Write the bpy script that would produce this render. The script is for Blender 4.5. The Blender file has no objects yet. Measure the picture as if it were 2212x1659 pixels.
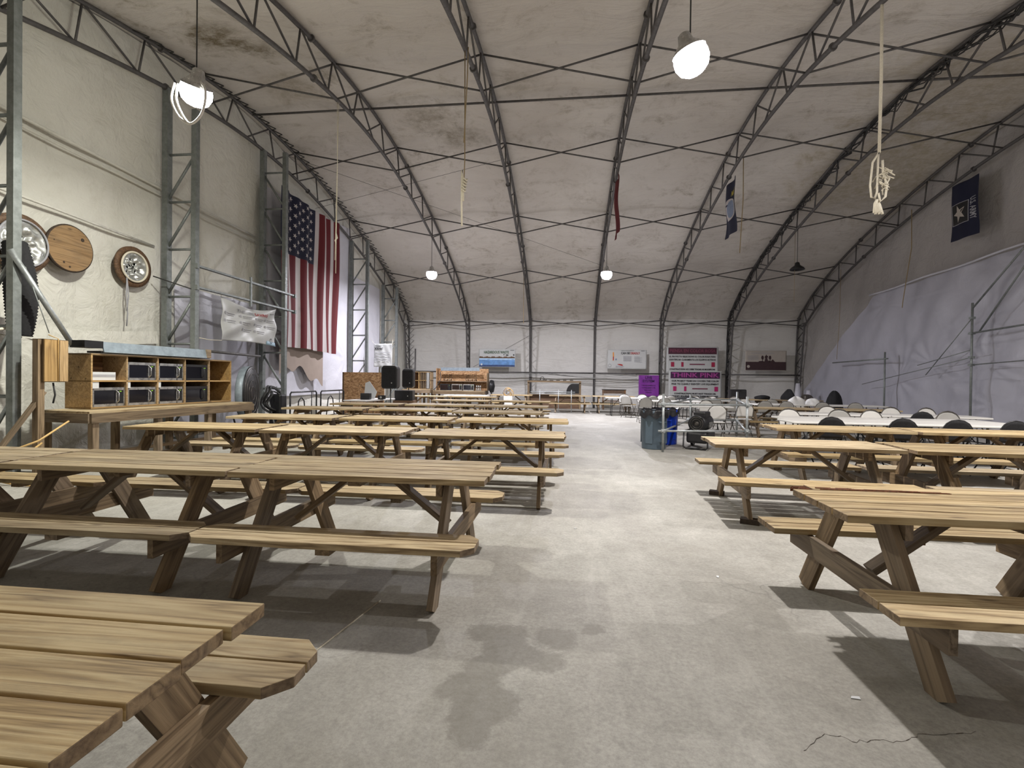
import bpy, bmesh, math, random
from mathutils import Vector, Matrix, Euler
random.seed(7)
S = bpy.context.scene
COL = S.collection
PI = math.pi

# ------------------------------------------------------------------ helpers
def link(o):
    COL.objects.link(o); return o

def tag(o, label=None, cat=None, group=None, kind=None):
    if label: o['label'] = label
    if cat: o['category'] = cat
    if group: o['group'] = group
    if kind: o['kind'] = kind
    return o

def thing(name, label, cat, loc=(0, 0, 0), rz=0.0, group=None):
    o = link(bpy.data.objects.new(name, None))
    o.location = loc; o.rotation_euler = (0, 0, rz); o.empty_display_size = .1
    return tag(o, label, cat, group)

def kids(o):
    return list(o.children)

def copy_tree(o, parent=None, ch=None):
    c = o.copy(); COL.objects.link(c)
    if parent is not None: c.parent = parent
    for k in kids(o):
        copy_tree(k, c)
    return c

class MB:
    """collects shapes into one mesh"""
    def __init__(s): s.v = []; s.f = []; s.m = []; s.sm = []
    def add(s, vs, fs, mi=0, smooth=False):
        b = len(s.v); s.v += [tuple(p) for p in vs]
        for f in fs:
            s.f.append([b + i for i in f]); s.m.append(mi); s.sm.append(smooth)
        return s
    def box(s, lo, hi, mi=0, rot=None, piv=None):
        x0, y0, z0 = lo; x1, y1, z1 = hi
        vs = [(x0,y0,z0),(x1,y0,z0),(x1,y1,z0),(x0,y1,z0),(x0,y0,z1),(x1,y0,z1),(x1,y1,z1),(x0,y1,z1)]
        if rot:
            R = Euler(rot).to_matrix(); p = Vector(piv or ((x0+x1)/2,(y0+y1)/2,(z0+z1)/2))
            vs = [tuple(R @ (Vector(q) - p) + p) for q in vs]
        return s.add(vs, [(0,3,2,1),(4,5,6,7),(0,1,5,4),(1,2,6,5),(2,3,7,6),(3,0,4,7)], mi)
    def prism(s, poly, z0, z1, mi=0, axis='z'):
        n = len(poly)
        def P(a, b, c):
            return (a, b, c) if axis == 'z' else ((a, c, b) if axis == 'y' else (c, a, b))
        vs = [P(a, b, z0) for a, b in poly] + [P(a, b, z1) for a, b in poly]
        fs = [tuple(range(n))[::-1], tuple(range(n, 2*n))] + [(i, (i+1) % n, n+(i+1) % n, n+i) for i in range(n)]
        return s.add(vs, fs, mi)
    def tube(s, pts, r, n=8, mi=0, closed=False, caps=True, square=False):
        pts = [Vector(p) for p in pts]; m = len(pts)
        rr = r if isinstance(r, (list, tuple)) else [r]*m
        if square: n = 4
        vs = []; up = None
        for i, p in enumerate(pts):
            a = pts[i-1] if (i or closed) else p
            b = pts[(i+1) % m] if (i < m-1 or closed) else p
            t = (b - a)
            if t.length < 1e-9: t = Vector((0, 0, 1))
            t.normalize()
            if up is None:
                up = Vector((0, 0, 1)) if abs(t.z) < .9 else Vector((0, 1, 0))
            u = up - t*up.dot(t)
            if u.length < 1e-6: u = t.orthogonal()
            u.normalize(); w = t.cross(u); up = u
            for k in range(n):
                g = 2*PI*(k + (.5 if square else 0))/n
                q = rr[i]*(1.414 if square else 1)
                vs.append(p + u*math.cos(g)*q + w*math.sin(g)*q)
        fs = []
        for i in range(m if closed else m-1):
            j = (i+1) % m
            for k in range(n):
                fs.append((i*n+k, i*n+(k+1) % n, j*n+(k+1) % n, j*n+k))
        if caps and not closed:
            fs.append(tuple(range(n))[::-1]); fs.append(tuple((m-1)*n+k for k in range(n)))
        return s.add(vs, fs, mi, not square)
    def lathe(s, prof, c=(0, 0, 0), n=24, mi=0, axis='z', smooth=True):
        vs = []
        for r, z in prof:
            for k in range(n):
                g = 2*PI*k/n; a, b = r*math.cos(g), r*math.sin(g)
                if axis == 'z': q = (a, b, z)
                elif axis == 'x': q = (z, a, b)
                else: q = (a, z, b)
                vs.append((q[0]+c[0], q[1]+c[1], q[2]+c[2]))
        fs = []
        for i in range(len(prof)-1):
            for k in range(n):
                fs.append((i*n+k, i*n+(k+1) % n, (i+1)*n+(k+1) % n, (i+1)*n+k))
        s.add(vs, fs, mi, smooth)
        if prof[0][0] > 1e-4: s.f.append([len(s.v)-len(vs)+k for k in range(n)][::-1]); s.m.append(mi); s.sm.append(False)
        if prof[-1][0] > 1e-4: s.f.append([len(s.v)-n+k for k in range(n)]); s.m.append(mi); s.sm.append(False)
        return s
    def grid(s, fn, nu, nv, mi=0, smooth=True, mif=None, thick=None):
        """surface fn(u,v); with a thickness the sheet gets a back side and edges"""
        P = [[Vector(fn(i/nu, j/nv)) for j in range(nv+1)] for i in range(nu+1)]
        vs = [P[i][j] for i in range(nu+1) for j in range(nv+1)]
        idx = lambda i, j: i*(nv+1)+j
        b = len(s.v)
        s.v += [tuple(p) for p in vs]
        for i in range(nu):
            for j in range(nv):
                s.f.append([b+idx(i,j), b+idx(i+1,j), b+idx(i+1,j+1), b+idx(i,j+1)])
                s.m.append(mif((i+.5)/nu, (j+.5)/nv) if mif else mi); s.sm.append(smooth)
        if thick:
            b2 = len(s.v)
            for i in range(nu+1):
                for j in range(nv+1):
                    du = P[min(i+1,nu)][j]-P[max(i-1,0)][j]; dv = P[i][min(j+1,nv)]-P[i][max(j-1,0)]
                    nn = du.cross(dv); nn.normalize()
                    s.v.append(tuple(P[i][j]-nn*thick))
            for i in range(nu):
                for j in range(nv):
                    s.f.append([b2+idx(i,j), b2+idx(i,j+1), b2+idx(i+1,j+1), b2+idx(i+1,j)])
                    s.m.append(mif((i+.5)/nu, (j+.5)/nv) if mif else mi); s.sm.append(smooth)
            ed = [(idx(i,0), idx(i+1,0)) for i in range(nu)] + [(idx(i+1,nv), idx(i,nv)) for i in range(nu)] + \
                 [(idx(0,j+1), idx(0,j)) for j in range(nv)] + [(idx(nu,j), idx(nu,j+1)) for j in range(nv)]
            for a, c in ed:
                s.f.append([b+a, b2+a, b2+c, b+c]); s.m.append(mi); s.sm.append(False)
        return s
    def build(s, name, mats, parent=None, loc=None, rot=None, bevel=0):
        me = bpy.data.meshes.new(name)
        me.from_pydata(s.v, [], s.f)
        for m in (mats if isinstance(mats, (list, tuple)) else [mats]): me.materials.append(m)
        for p, mi, sm in zip(me.polygons, s.m, s.sm):
            p.material_index = mi; p.use_smooth = sm
        me.update()
        o = link(bpy.data.objects.new(name, me))
        if parent is not None: o.parent = parent
        if loc is not None: o.location = loc
        if rot is not None: o.rotation_euler = rot
        if bevel:
            b = o.modifiers.new('bevel', 'BEVEL'); b.width = bevel; b.segments = 2; b.limit_method = 'ANGLE'
        return o

def recenter(o, c):
    c = Vector(c); o.data.transform(Matrix.Translation(-c)); o.location = c; return o

def text_part(name, body, size, mat, parent, loc, rot=(PI/2, 0, 0), width=None, depth=.0015, align='CENTER', bold=0.0, font=None):
    cu = bpy.data.curves.new(name, 'FONT'); cu.body = body; cu.size = size
    cu.align_x = align; cu.align_y = 'CENTER'; cu.extrude = depth; cu.offset = bold; cu.resolution_u = 2
    tmp = link(bpy.data.objects.new('t', cu))
    bpy.context.view_layer.update()
    dg = bpy.context.evaluated_depsgraph_get()
    me = bpy.data.meshes.new_from_object(tmp.evaluated_get(dg))
    bpy.data.objects.remove(tmp)
    me.name = name; me.materials.clear(); me.materials.append(mat)
    if width and len(me.vertices):
        xs = [v.co.x for v in me.vertices]; w = max(xs)-min(xs)
        me.transform(Matrix.Diagonal((width/max(w, 1e-6), 1, 1, 1)))
    o = link(bpy.data.objects.new(name, me)); o.parent = parent
    o.location = loc; o.rotation_euler = rot
    return o

# ------------------------------------------------------------------ materials
def srgb(r, g, b):
    f = lambda c: (c/255/12.92) if c/255 <= .04045 else ((c/255+.055)/1.055)**2.4
    return (f(r), f(g), f(b), 1)

class NT:
    def __init__(s, name):
        s.mat = bpy.data.materials.new(name); s.mat.use_nodes = True
        s.t = s.mat.node_tree; s.b = s.t.nodes['Principled BSDF']
    def n(s, ty, **kw):
        nd = s.t.nodes.new(ty)
        for k, v in kw.items():
            if hasattr(nd, k): setattr(nd, k, v)
            else: nd.inputs[k.replace('_', ' ')].default_value = v
        return nd
    def l(s, a, b): s.t.links.new(a, b)
    def coord(s, scale=(1, 1, 1), out='Object', loc=(0, 0, 0)):
        tc = s.n('ShaderNodeTexCoord'); mp = s.n('ShaderNodeMapping')
        mp.inputs['Scale'].default_value = scale; mp.inputs['Location'].default_value = loc
        s.l(tc.outputs[out], mp.inputs['Vector']); return mp.outputs['Vector']
    def noise(s, vec, scale, detail=6, rough=.6, dist=0):
        nd = s.n('ShaderNodeTexNoise'); nd.inputs['Scale'].default_value = scale
        nd.inputs['Detail'].default_value = detail; nd.inputs['Roughness'].default_value = rough
        nd.inputs['Distortion'].default_value = dist
        s.l(vec, nd.inputs['Vector']); return nd.outputs['Fac']
    def ramp(s, fac, stops):
        r = s.n('ShaderNodeValToRGB'); e = r.color_ramp.elements
        while len(e) < len(stops): e.new(.5)
        for q, (p, c) in zip(e, stops):
            q.position = p; q.color = c if len(c) == 4 else (*c, 1)
        s.l(fac, r.inputs['Fac']); return r.outputs['Color']
    def mix(s, fac, a, b, mode='MIX'):
        m = s.n('ShaderNodeMix'); m.data_type = 'RGBA'; m.blend_type = mode
        for sock, val in ((m.inputs[0], fac), (m.inputs[6], a), (m.inputs[7], b)):
            if hasattr(val, 'is_linked') or hasattr(val, 'links'): s.l(val, sock)
            else: sock.default_value = val
        return m.outputs[2]
    def math(s, op, a, b=0.0, clamp=False):
        m = s.n('ShaderNodeMath'); m.operation = op; m.use_clamp = clamp
        for sock, val in ((m.inputs[0], a), (m.inputs[1], b)):
            if hasattr(val, 'links'): s.l(val, sock)
            else: sock.default_value = val
        return m.outputs[0]
    def bump(s, h, strength=.3, dist=.02):
        b = s.n('ShaderNodeBump'); b.inputs['Strength'].default_value = strength
        b.inputs['Distance'].default_value = dist; s.l(h, b.inputs['Height']); s.l(b.outputs['Normal'], s.b.inputs['Normal'])
    def base(s, c, rough=.6, metal=0, spec=None):
        if hasattr(c, 'links'): s.l(c, s.b.inputs['Base Color'])
        else: s.b.inputs['Base Color'].default_value = c
        if hasattr(rough, 'links'): s.l(rough, s.b.inputs['Roughness'])
        else: s.b.inputs['Roughness'].default_value = rough
        s.b.inputs['Metallic'].default_value = metal
        if spec is not None: s.b.inputs['Specular IOR Level'].default_value = spec
        return s.mat

def simple(name, c, rough=.6, metal=0, var=.12, scale=6, bump=0, spec=None):
    t = NT(name); v = t.coord()
    f = t.noise(v, scale, 5)
    a = tuple(max(0, x*(1-var)) for x in c[:3])+(1,); b = tuple(min(1, x*(1+var)) for x in c[:3])+(1,)
    col = t.ramp(f, [(.3, a), (.7, b)])
    if bump: t.bump(t.noise(v, scale*6, 4), bump, .01)
    return t.base(col, rough, metal, spec)

def wood(name, light, mid, dark, pitch=None, knots=True, rough=.62):
    """planks: grain runs along local x, each plank gets its own tone"""
    t = NT(name)
    tc = t.n('ShaderNodeTexCoord'); oi = t.n('ShaderNodeObjectInfo')
    sep = t.n('ShaderNodeSeparateXYZ'); t.l(tc.outputs['Object'], sep.inputs[0])
    pid = t.math('FLOOR', t.math('DIVIDE', t.math('ADD', sep.outputs['Y'], 10.0), pitch or 1.0)) if pitch else t.math('MULTIPLY', sep.outputs['Y'], 0.0)
    seed = t.math('ADD', t.math('MULTIPLY', oi.outputs['Random'], 37.0), t.math('MULTIPLY', pid, 5.37))
    comb = t.n('ShaderNodeCombineXYZ')
    t.l(t.math('ADD', sep.outputs['X'], t.math('MULTIPLY', seed, 3.1)), comb.inputs[0])
    t.l(t.math('ADD', sep.outputs['Y'], seed), comb.inputs[1]); t.l(t.math('ADD', sep.outputs['Z'], seed), comb.inputs[2])
    mp = t.n('ShaderNodeMapping'); mp.inputs['Scale'].default_value = (.55, 9, 9); t.l(comb.outputs[0], mp.inputs['Vector'])
    warp = t.noise(mp.outputs[0], 1.0, 3, .5, .6)
    rings = t.math('FRACT', t.math('MULTIPLY', warp, 6.5))
    rings = t.math('ABSOLUTE', t.math('SUBTRACT', rings, .5))
    mp2 = t.n('ShaderNodeMapping'); mp2.inputs['Scale'].default_value = (2.5, 95, 95); t.l(comb.outputs[0], mp2.inputs['Vector'])
    fib = t.noise(mp2.outputs[0], 1.0, 5, .7)
    f = t.math('ADD', t.math('MULTIPLY', rings, .75), t.math('MULTIPLY', fib, .62))
    col = t.ramp(f, [(.2, dark), (.42, mid), (.68, light)])
    # plank tone
    wn = t.n('ShaderNodeTexWhiteNoise'); wn.noise_dimensions = '1D'; t.l(seed, wn.inputs['W'])
    hs = t.n('ShaderNodeHueSaturation'); t.l(col, hs.inputs['Color'])
    wo = t.n('ShaderNodeTexWhiteNoise'); wo.noise_dimensions = '1D'; t.l(t.math('MULTIPLY', oi.outputs['Random'], 91.7), wo.inputs['W'])
    t.l(t.math('MULTIPLY', t.math('ADD', t.math('MULTIPLY', wn.outputs['Value'], .35), .78), t.math('ADD', t.math('MULTIPLY', wo.outputs['Value'], .34), .76)), hs.inputs['Value'])
    t.l(t.math('ADD', t.math('MULTIPLY', oi.outputs['Random'], .3), .82), hs.inputs['Saturation'])
    col = hs.outputs['Color']
    # grime and weathering
    mp3 = t.n('ShaderNodeMapping'); mp3.inputs['Scale'].default_value = (1.6, 5, 5); t.l(comb.outputs[0], mp3.inputs['Vector'])
    g = t.noise(mp3.outputs[0], 1.7, 8, .7)
    gm = t.ramp(g, [(.48, (0, 0, 0, 1)), (.72, (1, 1, 1, 1))])
    col = t.mix(t.math('MULTIPLY', gm, .42), col, (.13, .10, .07, 1))
    if knots:
        mk = t.n('ShaderNodeMapping'); mk.inputs['Scale'].default_value = (2.6, 7, 7); t.l(comb.outputs[0], mk.inputs['Vector'])
        vo = t.n('ShaderNodeTexVoronoi'); vo.inputs['Scale'].default_value = .9; t.l(mk.outputs[0], vo.inputs['Vector'])
        k = t.ramp(vo.outputs['Distance'], [(.05, (1, 1, 1, 1)), (.13, (0, 0, 0, 1))])
        col = t.mix(t.math('MULTIPLY', k, .75), col, (.07, .04, .02, 1))
    t.bump(f, .35, .004)
    return t.base(col, rough, 0, .3)

M = {}
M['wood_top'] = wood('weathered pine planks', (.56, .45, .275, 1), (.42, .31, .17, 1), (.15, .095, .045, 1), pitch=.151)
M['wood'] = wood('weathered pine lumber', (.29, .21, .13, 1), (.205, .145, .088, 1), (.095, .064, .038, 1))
M['wood_dark'] = wood('dark stained plywood', (.22, .12, .06, 1), (.15, .08, .04, 1), (.06, .03, .018, 1))
M['ply'] = wood('warm plywood', (.56, .38, .19, 1), (.44, .29, .135, 1), (.28, .17, .08, 1))
M['ply_orange'] = wood('orange varnished plywood', (.50, .29, .10, 1), (.40, .22, .07, 1), (.20, .10, .03, 1))
M['splint'] = simple('splintered wood', srgb(120, 72, 38), .8, 0, .5, 60, .5)
M['endwood'] = wood('sawn plank ends', (.30, .22, .14, 1), (.21, .15, .095, 1), (.11, .075, .05, 1), knots=False)
M['endgrain'] = simple('dark end grain', srgb(60, 48, 38), .8, 0, .4, 40)

def steel(name, c, rough=.5, metal=.6):
    t = NT(name); v = t.coord()
    f = t.noise(v, 9, 6, .7)
    a = tuple(x*.72 for x in c[:3])+(1,); b = tuple(x*1.2 for x in c[:3])+(1,)
    t.l(t.ramp(t.noise(v, 20, 4), [(.3, (rough-.1,)*3+(1,)), (.7, (rough+.15,)*3+(1,))]), t.b.inputs['Roughness'])
    col = t.ramp(f, [(.3, a), (.7, b)])
    t.l(col, t.b.inputs['Base Color']); t.b.inputs['Metallic'].default_value = metal
    return t.mat
M['truss'] = steel('grey truss steel', srgb(92, 90, 90), .55, .35)
M['column'] = steel('galvanised column steel', srgb(128, 133, 132), .5, .45)
M['galv'] = steel('bright galvanised tube', srgb(165, 170, 172), .42, .6)
M['stainless'] = steel('brushed stainless', srgb(190, 190, 190), .3, .85)
M['sheetmetal'] = steel('blue grey sheet metal', srgb(138, 150, 160), .5, .25)
M['black'] = simple('black plastic', (.012, .012, .014, 1), .42, 0, .3, 10)
M['blackfab'] = simple('black fabric', (.012, .012, .014, 1), .9, 0, .4, 30, .3)
M['blackmetal'] = simple('black painted metal', (.02, .02, .022, 1), .4, .3, .3, 10)
M['chairframe'] = simple('grey brown chair tube', srgb(92, 88, 84), .35, .5, .1, 10)
M['glassdark'] = simple('dark oven glass', (.006, .006, .01, 1), .08, 0, .2, 5, 0, .8)
M['plastic_white'] = simple('white moulded plastic', srgb(222, 220, 216), .4, 0, .04, 5)
M['plastic_grey'] = simple('grey moulded plastic', srgb(168, 166, 162), .45, 0, .05, 5)
M['paper'] = simple('white paper', srgb(205, 208, 212), .8, 0, .03, 3)
M['rope'] = simple('off white rope', srgb(225, 218, 200), .9, 0, .15, 80, .4)
M['rope_dirty'] = simple('dirty rope', srgb(150, 132, 100), .9, 0, .2, 80, .4)
M['cable_y'] = simple('tan cable jacket', srgb(205, 170, 110), .6, 0, .1, 20)
M['cable_k'] = simple('dark cable', (.03, .03, .03, 1), .6, 0, .2, 20)
M['bin_grey'] = simple('slate grey bin plastic', srgb(84, 99, 112), .45, 0, .08, 4)
M['bin_blue'] = simple('bright blue bin plastic', srgb(16, 60, 185), .4, 0, .08, 4)
M['liner'] = simple('black bin liner', (.008, .008, .012, 1), .18, 0, .3, 20, .6, .7)
M['flag_red'] = simple('flag red', srgb(92, 3, 16), .8, 0, .08, 30, .1)
M['flag_white'] = simple('flag white', srgb(182, 176, 176), .8, 0, .04, 30, .1)
M['flag_navy'] = simple('flag navy', srgb(16, 20, 48), .8, 0, .1, 30, .1)
M['purple'] = simple('purple vinyl', srgb(118, 38, 142), .5, 0, .05, 5)
M['purple_dk'] = simple('dark purple ink', srgb(58, 8, 78), .6)
M['maroon'] = simple('maroon ink', srgb(64, 14, 38), .5, 0, .08, 6)
M['plum'] = simple('plum ink', srgb(60, 10, 62), .5, 0, .08, 6)
M['rose'] = simple('dull rose ink', srgb(112, 48, 72), .6)
M['pink'] = simple('pink violet ink', srgb(160, 62, 138), .6)
M['crimson'] = simple('crimson ink', srgb(150, 22, 62), .6)
M['magenta'] = simple('magenta ink', srgb(165, 25, 95), .6)
M['ink'] = simple('dark grey ink', srgb(52, 50, 54), .7)
M['ink_lt'] = simple('light grey ink', srgb(158, 158, 164), .7)
M['ink_green'] = simple('dark green ink', srgb(58, 88, 62), .7)
M['ink_red'] = simple('red ink', srgb(165, 38, 36), .7)
M['ink_brown'] = simple('brown ink', srgb(92, 66, 44), .7, 0, .3, 12)
M['brownband'] = simple('dark brown band ink', srgb(62, 42, 46), .7, 0, .1, 6)
M['beige'] = simple('beige vinyl', srgb(176, 168, 160), .6, 0, .05, 5)
M['water'] = simple('blue water print', srgb(96, 142, 196), .6, 0, .3, 5)
M['water_lt'] = simple('pale blue print', srgb(172, 204, 236), .6, 0, .1, 5)
M['water_dk'] = simple('deep blue print', srgb(38, 62, 110), .6, 0, .3, 8)
M['ltblue'] = simple('pale blue corner print', srgb(150, 178, 196), .6)
M['gold'] = simple('gold print', srgb(196, 180, 70), .6)
M['orangeprint'] = simple('orange print', srgb(215, 140, 50), .6)
M['steelblue'] = simple('grey blue print', srgb(120, 132, 156), .7, 0, .15, 8)
M['yellow'] = simple('yellow plastic', srgb(205, 200, 70), .5)
M['hazard_y'] = simple('hazard yellow', srgb(225, 190, 80), .5)
M['silverduct'] = steel('crumpled foil', srgb(190, 192, 190), .35, .7)
M['bag'] = simple('white carrier bag', srgb(215, 215, 215), .4, 0, .08, 14, .4)
M['green_led'] = simple('green display', srgb(150, 210, 70), .4)
M['conduit'] = simple('plain grey conduit', srgb(150, 150, 148), .5, .2, .1, 8)
M['osb'] = None
# strand board
t = NT('strand board'); v = t.coord((1, 1, 1))
vo = t.n('ShaderNodeTexVoronoi'); vo.inputs['Scale'].default_value = 22; vo.inputs['Randomness'].default_value = 1
mp = t.coord((1, 1, 2.4)); t.l(t.mix(.25, mp, t.n('ShaderNodeTexNoise').outputs['Color']), vo.inputs['Vector'])
col = t.ramp(t.n('ShaderNodeSeparateColor').outputs[0], [(0, (0, 0, 0, 1)), (1, (1, 1, 1, 1))])
sc = t.n('ShaderNodeSeparateColor'); t.l(vo.outputs['Color'], sc.inputs[0])
col = t.ramp(sc.outputs[0], [(.0, srgb(132, 96, 64)), (.5, srgb(176, 136, 96)), (1, srgb(206, 170, 130))])
M['osb'] = t.base(col, .7)

def fabric_mat(name, c1, c2, stain, amount, tint=None, seams=True, transl=0):
    t = NT(name)
    geo = t.n('ShaderNodeNewGeometry')
    def mapv(scale, loc=(0, 0, 0)):
        mp = t.n('ShaderNodeMapping'); mp.inputs['Scale'].default_value = scale; mp.inputs['Location'].default_value = loc
        t.l(geo.outputs['Position'], mp.inputs['Vector']); return mp.outputs['Vector']
    big = t.noise(mapv((.35, .35, .35)), 1, 5, .6)
    col = t.ramp(big, [(.3, c1), (.7, c2)])
    # mildew blotches
    n1 = t.noise(mapv((1, 1, 1)), 1.3, 9, .72, .8)
    n2 = t.noise(mapv((1, 1, 1), (5, 2, 9)), 5, 8, .78)
    mask = t.noise(mapv((.28, .28, .28), (3, 7, 1)), 1, 2, .5)
    m = t.math('MULTIPLY', t.ramp(n1, [(.50, (0, 0, 0, 1)), (.70, (1, 1, 1, 1))]), t.ramp(n2, [(.4, (0, 0, 0, 1)), (.62, (1, 1, 1, 1))]))
    m = t.math('MULTIPLY', m, t.ramp(mask, [(.36, (.42, .42, .42, 1)), (.56, (1, 1, 1, 1))]))
    col = t.mix(t.math('MULTIPLY', m, amount), col, stain)
    if tint:
        for (px, py, pz, r, cc, am) in tint:
            vm = t.n('ShaderNodeVectorMath'); vm.operation = 'DISTANCE'; t.l(geo.outputs['Position'], vm.inputs[0])
            vm.inputs[1].default_value = (px, py, pz)
            d = t.math('ADD', vm.outputs['Value'], t.math('MULTIPLY', t.math('SUBTRACT', n1, .5), r*3.0))
            q = t.ramp(t.math('DIVIDE', d, r), [(.35, (1, 1, 1, 1)), (1, (0, 0, 0, 1))])
            q = t.math('MULTIPLY', q, t.ramp(n2, [(.35, (.25, .25, .25, 1)), (.6, (1, 1, 1, 1))]))
            col = t.mix(t.math('MULTIPLY', q, am), col, cc)
    w1 = t.noise(mapv((.7, 2.2, 2.2)), 1.2, 6, .6, .7)
    w2 = t.noise(mapv((1, 1, 1)), 14, 4, .6)
    t.bump(t.math('ADD', w1, t.math('MULTIPLY', w2, .08)), .6, .12)
    t.base(col, .62, 0, .25)
    if transl:
        t.b.inputs['Transmission Weight'].default_value = 0
        tr = t.n('ShaderNodeBsdfTranslucent'); t.l(col, tr.inputs['Color'])
        ms = t.n('ShaderNodeMixShader'); ms.inputs[0].default_value = transl
        t.l(t.b.outputs[0], ms.inputs[1]); t.l(tr.outputs[0], ms.inputs[2])
        t.l(ms.outputs[0], t.t.nodes['Material Output'].inputs['Surface'])
    return t.mat

BR = srgb(86, 70, 44)
M['roof'] = fabric_mat('aged roof membrane', (.54, .505, .47, 1), (.64, .61, .575, 1), (.20, .165, .11, 1), .9,
    tint=[(1.3, 10.3, 8.3, .75, (.13, .10, .05, 1), .95), (1.9, 10.9, 8.3, .55, (.13, .10, .05, 1), .9),
          (2.6, 11.9, 8.35, .5, (.16, .125, .07, 1), .7), (1.6, 12.4, 8.4, .9, (.22, .18, .11, 1), .6),
          (4.6, 14.0, 8.4, .9, (.20, .17, .12, 1), .7), (5.3, 15.0, 8.3, .8, (.18, .15, .10, 1), .7),
          (7.3, 12.6, 8.4, .7, (.24, .21, .16, 1), .6),
          (18.2, 17.5, 7.9, 3.0, (.34, .29, .19, 1), .75), (18.2, 13.5, 8.4, 3.0, (.36, .31, .22, 1), .7)])
M['wall'] = fabric_mat('off white wall membrane', (.62, .61, .55, 1), (.72, .71, .66, 1), (.36, .33, .24, 1), .35)
M['wallfar'] = fabric_mat('far wall membrane', (.62, .61, .59, 1), (.70, .69, .67, 1), (.38, .36, .32, 1), .4)
M['curtain'] = fabric_mat('dull end curtain', (.36, .34, .33, 1), (.44, .42, .41, 1), (.26, .23, .19, 1), .4)
M['brownpatch'] = simple('brown underlay patch', srgb(150, 136, 126), .8, 0, .06, 4)

def sheet_mat(name, c, rough=.3, transl=.35, bumpd=.05):
    t = NT(name); v = t.coord()
    f = t.noise(v, 1.2, 6, .65, .8)
    col = t.ramp(f, [(.3, tuple(x*.88 for x in c[:3])+(1,)), (.7, c)])
    t.bump(t.math('ADD', f, t.math('MULTIPLY', t.noise(v, 7, 5, .7, 1.0), .35)), .5, bumpd)
    t.base(col, rough, 0, .5)
    tr = t.n('ShaderNodeBsdfTranslucent'); t.l(col, tr.inputs['Color'])
    ms = t.n('ShaderNodeMixShader'); ms.inputs[0].default_value = transl
    t.l(t.b.outputs[0], ms.inputs[1]); t.l(tr.outputs[0], ms.inputs[2])
    t.l(ms.outputs[0], t.t.nodes['Material Output'].inputs['Surface'])
    return t.mat
M['sheet'] = sheet_mat('milky plastic sheeting', srgb(200, 200, 212), .34, .3, .03)
M['sheet_white'] = sheet_mat('white poly sheeting', srgb(218, 218, 228), .35, .15)
M['banner'] = sheet_mat('white vinyl banner', srgb(200, 202, 202), .45, .12, .01)

# concrete
t = NT('worn concrete'); geo = t.n('ShaderNodeNewGeometry')
def mv(scale, loc=(0, 0, 0)):
    mp = t.n('ShaderNodeMapping'); mp.inputs['Scale'].default_value = scale; mp.inputs['Location'].default_value = loc
    t.l(geo.outputs['Position'], mp.inputs['Vector']); return mp.outputs['Vector']
b1 = t.noise(mv((.5, .35, 1)), 1, 7, .65, .4)
col = t.ramp(b1, [(.3, (.40, .38, .345, 1)), (.5, (.50, .485, .45, 1)), (.7, (.60, .59, .56, 1))])
b2 = t.noise(mv((2.2, 2.2, 1), (4, 1, 0)), 1, 9, .75, .3)
col = t.mix(.75, col, t.ramp(b2, [(.3, (.60, .60, .59, 1)), (.68, (1.0, 1.0, 1.0, 1))]), 'MULTIPLY')
b3 = t.noise(mv((1, 1, 1)), 42, 6, .8)
col = t.mix(.8, col, t.ramp(b3, [(.32, (.6, .6, .59, 1)), (.60, (1, 1, 1, 1))]), 'MULTIPLY')
b4 = t.noise(mv((1, 1, 1), (7, 7, 0)), 9, 8, .8)
col = t.mix(.6, col, t.ramp(b4, [(.36, (.74, .74, .73, 1)), (.58, (1, 1, 1, 1))]), 'MULTIPLY')
# long scuffs along the aisle
sc1 = t.noise(mv((2.6, .35, 1), (1, 0, 0)), 1, 6, .7, .6)
col = t.mix(t.math('MULTIPLY', t.ramp(sc1, [(.55, (0, 0, 0, 1)), (.75, (1, 1, 1, 1))]), .35), col, (.62, .61, .58, 1))
# spill stains
wob = t.noise(mv((1, 1, 1)), 2.6, 6, .7, .5)
def stain(pts, am, tone=(.15, .14, .12, 1), wv=2.6, soft=.86):
    global col
    cur = None
    for (px, py, r) in pts:
        vm = t.n('ShaderNodeVectorMath'); vm.operation = 'DISTANCE'; t.l(geo.outputs['Position'], vm.inputs[0]); vm.inputs[1].default_value = (px, py, 0)
        d = t.math('SUBTRACT', vm.outputs['Value'], r)
        if cur is None: cur = d
        else:
            mn = t.n('ShaderNodeMath'); mn.operation = 'SMOOTH_MIN'; t.l(cur, mn.inputs[0]); t.l(d, mn.inputs[1]); mn.inputs[2].default_value = .07; cur = mn.outputs[0]
    d = t.math('ADD', cur, t.math('MULTIPLY', t.math('SUBTRACT', wob, .5), .30*wv/2.6))
    q = t.ramp(t.math('ADD', t.math('MULTIPLY', d, 9.0), .5), [(.30, (1, 1, 1, 1)), (.36, (.82, .82, .82, 1)), (.62, (0, 0, 0, 1))])
    q = t.math('MULTIPLY', q, t.ramp(b2, [(.3, (1, 1, 1, 1)), (.75, (.6, .6, .6, 1))]))
    col = t.mix(t.math('MULTIPLY', q, am), col, tone)
wob = t.noise(mv((1, 1, 1)), 4.5, 7, .72, .5)
stain([(8.23, 3.42, .15), (8.46, 3.60, .12), (8.05, 3.62, .10), (8.08, 3.12, .14), (8.2, 3.05, .12), (8.15, 2.81, .08), (8.66, 3.72, .07), (8.38, 3.38, .11), (8.2, 3.62, .12), (8.12, 2.95, .12), (8.12, 3.3, .1)], .62)
stain([(7.74, 2.71, -.005)], .8, wv=.4)
stain([(7.0, 8.9, .5), (9.0, 6.2, .2)], .15)
stain([(9.76, 3.98, .12), (10.0, 4.15, .06)], .28)
stain([(9.0, 5.2, .2), (8.9, 4.4, .05), (8.8, 4.9, .05)], .14)
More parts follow.
